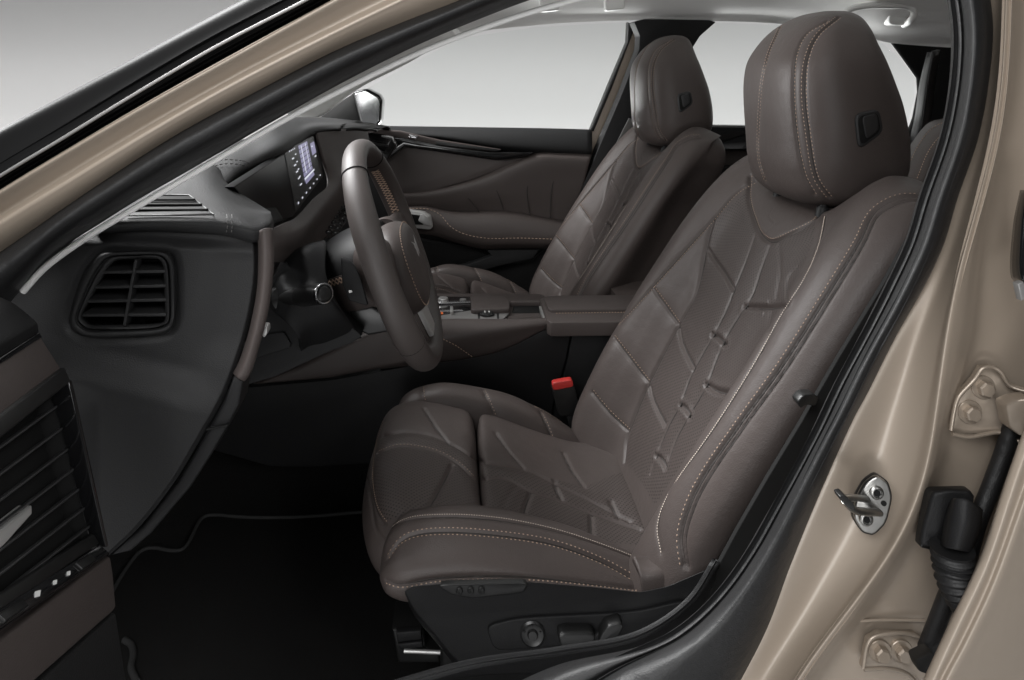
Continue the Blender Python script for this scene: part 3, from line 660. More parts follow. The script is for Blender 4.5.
stn = [(CY + a, s_, 0, dz) for a, s_, dz in [(-.178,.75,-.02),(-.172,.88,-.012),(-.155,.965,-.004),(-.12,.99,0),(-.06,1,0),(0,1,.002),(.06,1,0),(.12,.99,0),(.155,.965,-.004),(.172,.88,-.012),(.178,.75,-.02)]]
G = sweep_profile(prof, stn, 300, 190, place)
ms = [
 S_([(496,431.5),(508,448),(525.5,468)], w=.0035, dep=.0032),
 S_([(478,461),(505,464.5),(530,470),(555,482),(580,494),(605,507),(630,520)], w=.0036, dep=.0036),
 S_([(480,479),(505,477),(530,489.4),(560,500),(591.6,512),(640,528)], w=.0036, dep=.0036),
 S_([(532,490),(527,503),(523,521)], w=.004, dep=.0038, ridge=.0003),
 S_([(564,452),(572,468),(584.7,486)], w=.0034, dep=.003),
 S_([(555,480),(557,487),(562,498)], w=.0036, dep=.0038, ridge=.0003),
 S_([(591.6,512),(592,526),(594,544)], w=.0036, dep=.004, ridge=.0003),
 S_([(611,500),(614,507),(619,517)], w=.0036, dep=.004, ridge=.0003),
 S_([(622,463),(632,487),(645,520),(656,548)], w=.0035, dep=.003),
 S_([(500,520),(506,500),(516,486)], w=.006, dep=.0010, puff=False),
]
pf = [[(480,462),(530,471),(584,487),(625,470),(656,546),(596,541),(523,520),(486,514)]]
hide('seat_cushion', G, M['perf'], seat, ms, perf=pf, puff=.0026, puffL=.012)
def bolster(side, table, na, nv, seams):
    rings = []
    for (x, zc, zb, k) in table:
        yi, yo = .148, .252
        p = [(yi, zb - .012), (yi, zc - .020), (yi + .010, zc - .005), (yi + .034, zc), (yi + .064, zc - .010), (yo - .008, zc*.62 + zb*.38), (yo, .35*zc + .65*zb), (yo - .008, zb + .002), (yi + .05, zb - .010)]
        c = np.mean(p, 0); rings.append([(x, CY + side * (c[0] + (a - c[0]) * k), Z(c[1] + (b - c[1]) * k)) for a, b in p])
    return hide('side_bolster', rings_to_grid(rings, na, nv), M['leather'], seat, seams, puff=.003, puffL=.012)
bolster(-1, [(-.092,-.566,-.588,.25), (-.090,-.558,-.590,.55), (-.082,-.548,-.593,.85), (-.066,-.539,-.595,.97), (-.035,-.533,-.596,1), (0,-.530,-.597,1), (.045,-.534,-.60,1), (.09,-.544,-.605,1), (.14,-.558,-.615,1), (.185,-.575,-.625,.98), (.23,-.594,-.64,.95), (.27,-.607,-.65,.8)], 180, 200, [
 S_([(383,538.6),(392,525),(409,516.8),(445.7,514),(500,517.5),(550.5,527),(596,541),(639.4,557)], w=.0032, dep=.0035, off=[.003], thr='pale_thread', th=.0006, len=.9, pitch=.003),
 S_([(387,556),(398,541),(412,533.5),(441,530),(496,533),(555,542.5),(605,561),(639.4,579.7)], w=.0028, dep=.003, off=[-.004, .004]),
 S_([(385,580),(398,585),(441,578.5),(532,576.5),(596,582),(637,587)], w=.0028, dep=.0025, off=[-.003]),
 S_([(639,555),(640,570),(640,592)], w=.003, dep=.003, off=[-.004])])
bolster(1, [(-.108,-.575,-.62,.25), (-.105,-.566,-.62,.55), (-.096,-.555,-.62,.85), (-.075,-.544,-.62,.97), (-.033,-.536,-.62,1), (.02,-.541,-.625,1), (.07,-.551,-.63,1), (.105,-.563,-.635,1), (.15,-.585,-.65,1), (.19,-.612,-.67,1), (.226,-.645,-.70,.98), (.25,-.67,-.72,.9)], 130, 150, [
 S_([(402,390.5),(408,383.5),(418,380.5),(440,379),(464,380.5),(500.4,388.5),(541.4,409),(575,430),(592,446)], w=.0028, dep=.0025, off=[.004]),
 S_([(421.5,386),(422,394),(424,404)], w=.003, dep=.0028, off=[.0035]),
 S_([(482,386),(489,402),(497,426)], w=.003, dep=.0028, off=[.0035]),
 S_([(541.4,411),(547,424),(553,444)], w=.003, dep=.0028, off=[.0035])])
# leather tuck between cushion and backrest
loft('rear_tuck', [[(634, 556, .83), (640, 575, .812), (642, 600, .805)], [(655, 556, .84), (662, 572, .812), (664, 598, .805)], [(690, 560, .85), (705, 572, .82), (712, 590, .81)]], 20, 20, M['leather'], seat, .006)
# seat base
bp_ = [(404, 591), (412, 586), (441, 583.5), (520, 581), (596, 587), (640, 592), (668, 586), (705, 570), (745, 552), (745, 600), (706, 618), (660, 638), (634, 650), (480, 667), (462, 664), (452, 656), (436, 636), (414, 610)]
sb = solid('seat_base', [U(x, y, .79) for x, y in rnd(bp_, .15)], (0, .035, -.036), M['soft_black'], seat, .005)
plate('seat_frame', [(440, 652), (640, 652), (740, 640), (740, 690), (440, 690)], .84, .40, M['dark'], seat, .01)
sb['label'] = 'black plastic side cover with seat switches'
plate('switch_field', rnd([(486, 627), (519, 618.5), (634, 613), (690, 600), (672, 622), (630, 640), (500, 652), (492, 646)], .3), .786, .008, M['soft_black'], sb, .003)
plate('memory_panel', rnd([(438, 585), (528, 583), (523, 592.5), (474, 598), (452, 594.5)], .2), .7865, .008, M['satin_black'], sb, .0015)
for (x, y) in ((459.5, 590.3), (470.7, 589.8), (481.5, 589.3)):
    lathe('memory_button', U(x, y, .787), (0, -1, .1), [(0, .0036), (.0018, .0036), (.0026, .0028), (.0027, .0018), (.002, .0001)], M['satin_black'], sb, 18)
    plate('button_mark', [(x - .9, y - 1), (x + .9, y - 1), (x + .6, y + .9), (x - .6, y + .9)], .7838, .0006, M['mat_edge'], sb, 0)
lathe('lumbar_switch', U(532.5, 632.5, .787), (-.05, -1, .1), [(0, .0135), (.003, .0135), (.0045, .0115), (.0035, .0085), (.0035, .006), (.006, .0045), (.0062, .0001)], M['satin_black'], sb, 32)
for (dx, dy) in ((-8, 0), (8, 0), (0, -6), (0, 6)):
    plate('switch_mark', [(532.5+dx-1.2, 632.5+dy-.8), (532.5+dx+1.2, 632.5+dy-.8), (532.5+dx, 632.5+dy+1)], .7822, .0008, M['mat_edge'], sb, 0)
plate('slide_switch', rnd([(558, 636), (564, 633), (592, 633), (596, 637), (594, 647), (566, 650.5), (560, 646)], .3), .772, .016, M['satin_black'], sb, .003)
plate('recline_switch', rnd([(602, 634), (608, 626), (621, 623), (624, 627), (619, 636), (607, 645), (598, 644)], .3), .772, .016, M['satin_black'], sb, .003)
plate('switch_neck', rnd([(590, 636), (606, 632), (606, 642), (594, 645)], .3), .779, .010, M['soft_black'], sb, .002)
rl = plate('seat_rail', [(392, 630), (423, 628), (426, 648), (440, 654), (440, 664), (398, 664)], .86, .05, M['satin_black'], seat, .004)
tube('rail_bar', pxcurve([(404, 651, .855), (420, 651.5, .855), (441, 652.5, .855)], 10), .0024, M['satin_chrome'], rl)
plate('rail_catch', [(396, 633), (421, 631), (422, 640), (398, 643)], .852, .01, M['soft_black'], rl, .002)
plate('rail_catch', [(398, 644.5), (422, 642), (423, 648), (400, 650)], .852, .01, M['soft_black'], rl, .002)

def children(o): return [c for c in bpy.data.objects if c.parent == o]
def copy_tree(o, parent=None):
    c = o.copy(); COL.objects.link(c); c.parent = parent
    for ch in children(o): copy_tree(ch, c)
    return c
seat2 = copy_tree(seat)
seat2.location = (0.0, 0.757, 0.0)
seat2['label'] = 'smaller far front seat in brown quilted leather, behind the centre console armrest'

# ================================================================== DASHBOARD
def UZ(px, py, z):                      # point on a level surface z (relative to eye height)
    return U(px, py, -z * F / (py - VY))
def UX(px, py, x):                      # point on a crosswise surface
    return U(px, py, x * F / (px - VX))
dash = thing('dashboard', 'black and brown dashboard with side air vent, digital screen and stitched top pad', 'dashboard')
bm = bmesh.new()
add_prism(bm, [(-.62, .715, Z(-.20)), (-.40, .715, Z(-.172)), (-.34, .715, Z(-.185)), (-.30, .715, Z(-.26)), (-.30, .715, Z(-.36)), (-.42, .715, Z(-.46)), (-.66, .715, Z(-.46))], (0, 1.34, 0), .01)
bm_finish(bm, 'dash_body', M['soft_black'], dash)
# outer end panel with its vent recess
def polydist(x, y, poly):
    """signed distance in pixels, positive inside"""
    ins = np.zeros(x.shape, bool); dm = np.full(x.shape, 1e9); m = len(poly)
    for i in range(m):
        x1, y1 = poly[i]; x2, y2 = poly[(i+1) % m]
        ins ^= ((y1 > y) != (y2 > y)) & (x < (x2 - x1) * (y - y1) / (y2 - y1 + 1e-9) + x1)
        t = np.clip(((x - x1)*(x2 - x1) + (y - y1)*(y2 - y1)) / ((x2-x1)**2 + (y2-y1)**2), 0, 1)
        dm = np.minimum(dm, np.hypot(x - x1 - t*(x2-x1), y - y1 - t*(y2-y1)))
    return np.where(ins, dm, -dm)
V_in = rnd([(113, 259.5), (163, 258), (166, 322), (150, 324.5), (90, 325.5), (81, 316)], .18)
V_out = rnd([(98, 254), (108, 251.5), (160, 250), (172, 254), (176, 268), (176.5, 318), (170, 332), (150, 336), (88, 338), (72, 330), (68.5, 318), (82, 274)], .4)
Lc = cr([(98, 229), (40, 252), (-8, 286), (-12, 340), (15, 410), (48, 475), (78, 530), (100, 560)], 270)
Rc = cr([(256.5, 236), (258, 262), (256, 290), (248, 330), (235, 370), (222, 401), (205, 431), (175, 481), (140, 526), (107, 557)], 270)
tt = np.linspace(0, 1, 220)[None, :, None]
PX = Lc[:, None, :] * (1 - tt) + Rc[:, None, :] * tt; X, Y = PX[..., 0], PX[..., 1]
dd = np.full(X.shape, .668)
line = 356 + (X - 70) * .235
dd -= .017 * sstep(-20, 30, Y - line) * (1 - .75 * sstep(170, 235, X))
dd += .022 * sstep(104, 70, X) * sstep(380, 420, Y)
dd += .010 * (1 - sstep(0, 16, Y - (231 + (X - 110) * .05)))
edge = (1 - tt[..., 0]) * np.linalg.norm(Rc - Lc, axis=1)[:, None]
dd += .006 * (1 - sstep(0, 5, edge))
dd += .006 * sstep(60, 20, edge) * sstep(232, 262, Y) * (1 - sstep(330, 380, Y))
sd = polydist(X, Y, V_out); dd += .004 * sstep(-10, 2, sd)
sd = polydist(X, Y, V_in); dd += .045 * sstep(-1.0, 1.5, sd)
G = np.stack([(X - VX) * dd / F, dd, ZC - (Y - VY) * dd / F], -1)
me = grid_mesh('end_panel', G); face_cam(me); smooth(me, 60); ep = link('end_panel', me, M['grain'], dash)
ep.modifiers.new('thick', 'SOLIDIFY').thickness = .003; ep.modifiers['thick'].offset = -1
def ringloft(name, loops, n, nv, mat_, parent, thick=0.0):
    R = np.array([cr([list(U(*p)) for p in l], n, True) for l in loops])
    # align starts
    G = np.stack([cr(R[:, j], nv) for j in range(n)], 1)
    me = grid_mesh(name, G, True); fix_normals(me); face_cam(me); smooth(me, 60); o = link(name, me, mat_, parent)
    if thick: m = o.modifiers.new('thick', 'SOLIDIFY'); m.thickness = thick; m.offset = -1
    return o
def sc_loop(loop, t, d, other):
    a = cr(loop, 80, True); b = cr(other, 80, True)
    k = int(np.argmin(np.linalg.norm(b - a[0], axis=1))); b = np.roll(b, -k, 0)
    q = (1 - t) * a + t * b; return [(x, y, d) for x, y in q]
va = ringloft('air_vent', [sc_loop(V_out, -.06, .676, V_in), sc_loop(V_out, .0, .667, V_in), sc_loop(V_out, .22, .6605, V_in), sc_loop(V_out, .45, .662, V_in), sc_loop(V_out, .5, .669, V_in), sc_loop(V_out, .62, .6695, V_in), sc_loop(V_out, .68, .664, V_in), sc_loop(V_out, .95, .667, V_in), sc_loop(V_out, 1.05, .69, V_in)], 140, 50, M['grain'], dash)
def bar3(name, a, b, w, depth, mat_, parent, bev=.0006):
    """slat: a blade between two 3-D points, w high, depth deep (towards +Y)"""
    a, b = Vector(a), Vector(b); t = (b - a).normalized(); u = Vector((0, 1, 0)).cross(t).normalized() * w / 2
    return solid(name, [a + u, b + u, b - u, a - u], (0, depth, 0), mat_, parent, bev, 2)
for (x0, y0, x1, y1) in ((98, 272.5, 165, 271.5), (92, 287.5, 165.5, 286), (86, 301.5, 166, 300), (82, 315.5, 166, 315)):
    bar3('slat', U(x0, y0, .6655), U(x1, y1, .6655), .0028, .03, M['grain'], va)
bar3('divider', U(135.5, 260, .6635), U(124, 326, .6635), .0028, .012, M['grain'], va)
# brown edge strip and its black continuation
loft('edge_strip', [[(258, 231, .70), (258.5, 262, .70), (257, 290, .70), (249.5, 330, .70), (240, 360, .70), (233, 374, .70)], [(258.5, 231, .668), (259, 262, .668), (257.5, 290, .668), (250, 330, .668), (240.5, 360, .668), (233.5, 374, .668)],
    [(263, 229, .660), (264, 262, .660), (261, 300, .660), (253, 338, .660), (244, 366, .660), (237.5, 378, .660)], [(271, 228, .664), (272, 262, .664), (267, 308, .664), (257, 348, .664), (249, 373, .664), (243, 381, .664)], [(272, 229, .70), (273, 262, .70), (268, 308, .70), (258, 348, .70), (250, 373, .70), (244, 381, .70)]], 50, 24, M['leather_trim'], dash, .002)
plate('edge_strip', [(233.5, 375.5), (243, 382), (239, 405), (229, 424), (210, 457), (190, 488), (150, 535), (130, 552), (108, 557), (142, 527), (178, 481), (208, 431), (224, 401)], .664, .03, M['soft_black'], dash, .003)
plate('trim_joint', [(206, 429), (228, 425), (227.5, 427), (205.5, 431)], .6605, .004, M['dark'], dash, .0005)
plate('key_barrel', rnd([(262, 326), (267, 327), (267.5, 333), (264, 338), (261, 334)], .3), .69, .012, M['satin_chrome'], dash, .002)
# top pad over the near end, with the windscreen vent
pad = loft('top_pad', [[(96, 236, .69), (160, 233, .69), (225, 237, .69), (256, 244, .69), (267, 238, .70), (274, 229, .74)], [(99, 231, .668), (160, 229.5, .668), (225, 233.5, .668), (256, 240, .669), (267, 234, .683), (274, 224, .73)], [(108, 223, .662), (160, 222, .662), (225, 225, .662), (256, 231.5, .664), (268, 226, .679), (273, 219, .73)],
    [(118, 215, .672), (165, 214, .672), (222, 215, .672), (248, 218, .678), (262, 216, .70), (271, 214, .745)], [(146, 196, .74), (185, 196, .74), (222, 197, .745), (245, 206, .76), (258, 210, .78), (271, 212, .79)], [(165, 180, .83), (190, 174, .83), (213, 176, .83), (231, 187, .83), (250, 199, .83), (271, 212, .83)], [(186, 165, .90), (200, 163, .90), (217, 167, .89), (230, 186, .865), (250, 200, .85), (271, 213, .85)]], 90, 60, M['grain'], dash, .004)
dv = plate('windscreen_vent', rnd([(150, 197, .742), (190, 197, .742), (213, 214.5, .676), (129, 215.5, .676)], .08), 0, .0001, M['dark'], dash, 0) if False else None
dv = solid('windscreen_vent', [U(150, 195.5, .737), U(189, 195.5, .737), U(213, 214, .6705), U(128, 215, .6705)], (0, .004, -.012), M['dark'], dash, .001)
for (xa, ya, xb, yb, d) in ((146, 200, 194, 200, .715), (140, 205, 201, 205, .698), (134, 210.3, 207, 210, .682)):
    bar3('slat', U(xa, ya, d - .003), U(xb, yb, d - .003), .0020, .004, M['dark'], dv)
tube('vent_frame', [U(x, y, d) for x, y, d in [(150, 195, .737), (170, 195, .737), (189, 195, .737), (201, 204.5, .70), (214, 214.6, .667), (170, 215.4, .667), (127, 215.6, .667)]], .0008, M['satin_black'], dv, 8)
for off in (0, 5):
    stitch_line('stitching', [U(227 + off, 214.5, .669), U(227.5 + off, 219, .661), U(227.5 + off, 226, .660), U(226.5 + off, 232, .664)], M['grey_thread'], dash, .004, .0006)
for off in (0, 4):
    stitch_line('stitching', [U(206, 166 + off, .885), U(222, 160 + off, .90), U(238, 160 + off, .91), U(252, 163 + off, .945)], M['grey_thread'], dash, .006, .0009)
# hood over the instruments
loft('instrument_hood', [[(231, 194, .95), (242, 183, 1.0), (262, 171, 1.05), (284, 159, 1.1), (300, 149, 1.2), (317, 139, 1.3), (342, 134, 1.4)], [(229, 187.5, .868), (240, 176.5, .905), (262, 164, .97), (284, 152, 1.035), (299, 142, 1.14), (315, 132, 1.25), (341, 128.5, 1.35)], [(226, 183, .862), (238, 171, .90), (260, 158, .965), (282, 147, 1.03), (297, 137, 1.14), (313, 128, 1.25), (341, 125.5, 1.37)],
    [(212, 171, .88), (230, 159, .93), (252, 148, 1.0), (275, 135, 1.08), (293, 127, 1.2), (315, 122.5, 1.36), (350, 123, 1.5)], [(202, 162, .92), (220, 153, .99), (244, 141, 1.07), (267, 126.5, 1.17), (285, 118.5, 1.32), (315, 117, 1.52), (362, 121, 1.72)], [(196, 172, 1.05), (214, 164, 1.1), (240, 152, 1.2), (262, 138, 1.3), (280, 128, 1.45), (312, 124, 1.65), (362, 126, 1.85)]], 90, 60, M['grain'], dash, .005)
loft('dash_top', [[(300, 150, 1.3), (340, 129.5, 1.37), (366, 128.5, 1.5), (378, 131, 1.7)], [(300, 140, 1.3), (340, 126, 1.4), (366, 125.5, 1.55), (384, 127.5, 1.98)], [(318, 118.5, 1.6), (345, 120.5, 1.75), (372, 123, 1.95), (388, 126, 2.05)], [(310, 122, 1.7), (345, 124, 1.9), (372, 126, 2.05), (390, 128, 2.1)]], 50, 30, M['soft_black'], dash, .006)
# one glossy display panel across the instruments; picture on its inner half
XS = -.252
def DX(y, z): return Vector((XS + .20 * (-.113 - z), y, Z(z)))
q = [DX(.80, -.130), DX(1.265, -.113), DX(1.268, -.188), DX(1.02, -.2075), DX(.90, -.193)]
sp = solid('display', q, (-.012, 0, 0), M['display'], dash, .002)
def scr(u, v, lift=.0012):
    tl, tr, br, bl = DX(1.036, -.1145), DX(1.258, -.1135), DX(1.262, -.186), DX(1.03, -.206)
    return (tl*(1-u) + tr*u)*(1-v) + (bl*(1-u) + br*u)*v + Vector((lift, 0, 0))
def scr_quads(name, rects, mat_, lift=.0012):
    bm = bmesh.new()
    for (u0, v0, u1, v1) in rects:
        bm.faces.new([bm.verts.new(scr(u0, v0, lift)), bm.verts.new(scr(u1, v0, lift)), bm.verts.new(scr(u1, v1, lift)), bm.verts.new(scr(u0, v1, lift))])
    return bm_finish(bm, name, mat_, sp)
scr_quads('screen', [(.02, .03, .98, .97)], M['satin_black'], .0007)
rects = [(.40, .06 + .085*k, .70, .06 + .085*k + .07) for k in range(8)]
o = scr_quads('screen_graphic', rects + [(.78, .14, .93, .40), (.42, .72, .72, .78)], M['lcd'])
wr = [(.40, .66, .74, .695), (.47, .08, .49, .60), (.61, .08, .625, .60), (.84, .44, .90, .47), (.80, .20, .84, .23)]
for k in range(7): wr.append((.10 + .13*k, .89, .13 + .13*k, .92))
for k in range(5): wr.append((.16 + .02*k, .20 + .12*k, .22 + .02*k, .222 + .12*k)); wr.append((.26, .16 + .13*k, .30, .18 + .13*k))
for k in range(4): wr.append((.12 + .05*k, .06, .14 + .05*k, .085))
scr_quads('screen_graphic', wr, M['lcd_white'], .0016)
# glossy side cheek of the binnacle and its creases
loft('binnacle_cheek', [[(229, 188, .868), (247, 203, .85), (269, 225, .83)], [(243, 178, .92), (258, 200, .90), (275, 223, .88)], [(252, 173, .96), (268, 195, .95), (284, 220, .94)]], 16, 12, M['dark'], dash, .004)
# brown leather run from the screen down to the column
loft('leather_panel', [[(271, 229, .775), (284, 223, .90), (296, 217, 1.02), (314, 198, 1.15), (329, 179, 1.262), (322, 154, 1.262), (316.5, 133, 1.26), (318, 131, 1.27)],
    [(272, 240, .77), (288, 236, .88), (304, 226, 1.01), (322, 204, 1.16), (337, 180, 1.28), (336, 155, 1.32), (334, 135, 1.33), (336, 129.5, 1.34)], [(272, 256, .79), (284, 254, .90), (303, 248, 1.02), (326, 220, 1.2), (344, 195, 1.32), (356, 170, 1.42), (365, 142, 1.5), (366, 128.5, 1.52)],
    [(272, 262, .84), (284, 262, .95), (303, 258, 1.08), (330, 232, 1.26), (347, 210, 1.38), (362, 180, 1.5), (369, 148, 1.6), (368, 130, 1.62)]], 90, 40, M['leather_trim'], dash, .005)
# rows of climate keys
kp = plate('key_panel', [(321, 240, 1.22), (319.5, 228, 1.22), (327, 212, 1.28), (339, 194, 1.36), (348, 191, 1.37), (352, 204, 1.37), (347, 222, 1.32), (333, 238, 1.25)], 0, .02, M['gloss'], dash, .003)
for k in range(8):
    t = k / 7; x = 325 + 17*t; y = 231 - 34*t; d = 1.215 + .135*t
    for j in range(2):
        plate('key', [(x + 7*j, y + 1.2*j, d), (x + 5.2 + 7*j, y - 1 + 1.2*j, d), (x + 6.2 + 7*j, y + 2 + 1.2*j, d), (x + 1 + 7*j, y + 3 + 1.2*j, d)], 0, .008, M['satin_black'], kp, .0012)
        plate('key_mark', [(x + 2.6 + 7*j, y + .5 + 1.2*j, d - .0015), (x + 3.8 + 7*j, y + .3 + 1.2*j, d - .0015), (x + 3.9 + 7*j, y + .7 + 1.2*j, d - .0015), (x + 2.7 + 7*j, y + .9 + 1.2*j, d - .0015)], 0, .0012, M['lamp_red'] if (k == 7 and j == 1) else M['icon'], kp, 0)
# far air vent by the passenger door
fv = plate('far_vent', rnd([(366, 133), (392, 138), (396, 146), (384, 166), (372, 178), (364, 170)], .15), 1.90, .05, M['gloss'], dash, .004)
for k in range(4):
    bar3('slat', U(366, 142 + 7*k, 1.893), U(388 - 3*k, 146 + 7*k, 1.893), .004, .012, M['satin_black'], fv)
# lower dash: column cover surround, knee pad
plate('knee_panel', rnd([(262, 322), (270, 282), (284, 262), (318, 300), (362, 336), (352, 343), (328, 352), (274, 377), (246, 385), (238, 384), (246, 372)], .12), .93, .06, M['soft_black'], dash, .006)
kl = plate('fuse_cover', rnd([(256, 336), (284, 332), (291, 344), (290, 348), (250, 360)], .15), .927, .01, M['soft_black'], dash, .0012)
plate('lower_pad', [(252, 386), (300, 366), (340, 346), (380, 328), (424, 326), (424, 361), (410, 363.5), (330, 379)], 1.28, .06, M['leather_trim'], dash, .008)

# ================================================================== STEERING COLUMN + WHEEL
colm = thing('steering_column', 'black steering column shroud with indicator stalk, left of the brown steering wheel', 'steering column')
loft('shroud', [[(272, 300, 1.00), (273, 277, 1.0), (286, 256, 1.0), (305, 245, 1.0), (324, 240, 1.02)], [(268, 303, .935), (276, 278, .935), (289, 258, .945), (307, 248, .955), (326, 245, .97)], [(274, 312, .915), (283, 286, .915), (298, 280, .92), (312, 277, .92), (326, 274, .93)], [(286, 322, .90), (292, 298, .90), (306, 292, .90), (322, 290, .905), (334, 296, .92)], [(300, 340, .905), (308, 325, .905), (326, 318, .905), (340, 316, .91), (352, 324, .93)], [(300, 358, .95), (320, 352, .94), (340, 345, .94), (352, 340, .94), (362, 338, .95)]], 40, 50, M['soft_black'], colm, .006)
plate('shroud_cover', rnd([(296, 310), (318, 302), (344, 330), (349, 336), (330, 340)], .1), .902, .02, M['soft_black'], colm, .002) if False else None
A = U(280, 298.5, .93); B = U(324.5, 293.5, .835); ax = (B - A)
stk = lathe('stalk', A, ax, [(0, .017), (.010, .0155), (.014, .0092), (ax.length*.40, .0092), (ax.length*.46, .0108), (ax.length*.52, .0122), (ax.length*.88, .0122), (ax.length*.95, .0117)], M['satin_black'], colm, 32)
lathe('end_ring', A + ax*.93, ax, [(0, .0115), (.007, .0119), (.0083, .0114), (.0085, .0101), (.005, .0100)], M['chrome'], stk, 32)
lathe('end_button', A + ax*.94, ax, [(0, .0101), (.006, .0099), (.0085, .0075), (.0094, .0001)], M['satin_black'], stk, 28)

sw = thing('steering_wheel', 'brown leather steering wheel with copper stitching and black shift paddle', 'steering wheel')
WC = np.array([-.092, 1.05, Z(-.262)]); tl_ = math.radians(20.5)
E1 = np.array([0, 1.0, 0]); E2 = np.array([-math.sin(tl_), 0, math.cos(tl_)]); EN = np.array([math.cos(tl_), 0, math.sin(tl_)])
def W(a, b, n): return Vector(WC + E1*a + E2*b + EN*n)
rimp = []
NR = 120
for k in range(NR):
    t = 2*math.pi*k/NR; R = .154
    a, b = R*1.06*math.copysign(abs(math.cos(t))**(2/2.15), math.cos(t)), R*math.copysign(abs(math.sin(t))**(2/2.15), math.sin(t))
    if b < -.12: b = -.12 + (b + .12)*.85
    rimp.append((a, b))
bm = bmesh.new(); rg = []
for k in range(NR):
    a0, b0 = rimp[k]; a1, b1 = rimp[(k+1) % NR]; a9, b9 = rimp[k-1]
    tv = (W(a1, b1, 0) - W(a9, b9, 0)).normalized(); nv_ = Vector(EN); ov = tv.cross(nv_).normalized()
    ang = math.atan2(b0, a0); fat = 1 + .10*math.exp(-((abs(math.cos(ang)) - .9)/.15)**2)
    rg.append([bm.verts.new(W(a0, b0, 0) + (ov*math.cos(2*math.pi*j/24)*.0150*fat + nv_*math.sin(2*math.pi*j/24)*.0172*fat)) for j in range(24)])
for k in range(NR):
    for j in range(24): bm.faces.new((rg[k][j], rg[(k+1) % NR][j], rg[(k+1) % NR][(j+1) % 24], rg[k][(j+1) % 24]))
rimo = bm_finish(bm, 'rim', M['wheel_leather'], sw, 80)
# joints of the rim leather
for t in (math.radians(124), math.radians(56), math.radians(214), math.radians(326)):
    R = .154; a, b = R*1.06*math.copysign(abs(math.cos(t))**(2/2.15), math.cos(t)), R*math.copysign(abs(math.sin(t))**(2/2.15), math.sin(t))
    t2 = t + .02; a2, b2 = R*1.06*math.copysign(abs(math.cos(t2))**(2/2.15), math.cos(t2)), R*math.copysign(abs(math.sin(t2))**(2/2.15), math.sin(t2))
    tv = (W(a2, b2, 0) - W(a, b, 0)).normalized(); nv_ = Vector(EN); ov = tv.cross(nv_)
    tube('rim_seam', [W(a, b, 0) + (ov*math.cos(x)*.0155 + nv_*math.sin(x)*.0178) for x in np.linspace(0, 2*math.pi, 33)], .0009, M['dark'], rimo, 6)
# inner lacing on the far grip
# hub
def hubring(n, ha, hb, cb, e=2.6, m=40):
    out = []
    for k in range(m):
        t = 2*math.pi*k/m; c, s_ = math.cos(t), math.sin(t)
        out.append(tuple(W(ha*math.copysign(abs(c)**(2/e), c), cb + hb*math.copysign(abs(s_)**(2/e), s_), n)))
    return out
HB = [(-.102, .055, .042), (-.099, .074, .050), (-.085, .086, .056), (-.06, .092, .060), (-.03, .092, .060), (-.014, .088, .056), (-.012, .07, .05)]
G = rings_to_grid([hubring(n, a, b, -.010) for n, a, b in HB], 90, 50)
me = grid_mesh('hub_cover', G, True, True); fix_normals(me); smooth(me, 60); link('hub_cover', me, M['soft_black'], sw)
def hublow(n, ha, hb, cb, e=2.6, m=60, top=.012):
    out = []
    for k in range(m):
        t = 2*math.pi*k/m; c, s_ = math.cos(t), math.sin(t)
        out.append(tuple(W(ha*math.copysign(abs(c)**(2/e), c), min(top, cb + hb*math.copysign(abs(s_)**(2/e), s_)), n)))
    return out
G = np.array([hublow(n - .001, a + .003, b + .003, -.010) for n, a, b in HB])
me = grid_mesh('hub_lower_cover', G, True, True); fix_normals(me); smooth(me, 50); hl = link('hub_lower_cover', me, M['leather_trim'], sw)
bm = bmesh.new()
hn = [h[0] for h in HB]; ha_ = [h[1] + .004 for h in HB]
for k in range(15):
    n0, n1 = -.097 + .0052*k, -.097 + .0052*(k + 1)
    A0, A1 = -np.interp(n0, hn, ha_), -np.interp(n1, hn, ha_)
    add_tube(bm, [W(A0, .011, n0), W(A1, .003, n1)], .0008, 5); add_tube(bm, [W(A0, .003, n0), W(A1, .011, n1)], .0008, 5)
bm_finish(bm, 'stitching', M['thread'], hl, 60)
G = rings_to_grid([hubring(-.024, .072, .052, -.026), hubring(-.017, .080, .060, -.026), hubring(.000, .083, .063, -.026), hubring(.014, .080, .060, -.026), hubring(.024, .070, .052, -.026), hubring(.029, .048, .034, -.026), hubring(.030, .01, .008, -.026)], 110, 60)
me = grid_mesh('airbag_cover', G, True, True); fix_normals(me); smooth(me, 60); ab = link('airbag_cover', me, M['leather_trim'], sw)
sl = hubring(.0202, .0762, .0572, -.026, 2.6, 60)
stitch_line('stitching', sl + sl[:1], M['thread'], ab, .005, .0007, tuple(EN))
# emblem on the face: two steel chevron wings
for sgn in (-1, 1):
    pts = [W(sgn*.003, .000, .0305), W(sgn*.022, .008, .029), W(sgn*.024, .000, .029), W(sgn*.010, -.008, .0305), W(sgn*.020, -.018, .029), W(sgn*.012, -.026, .0295), W(sgn*.003, -.016, .0305)]
    solid('emblem', pts, tuple(EN*-.004), M['silver'], ab, .0006)
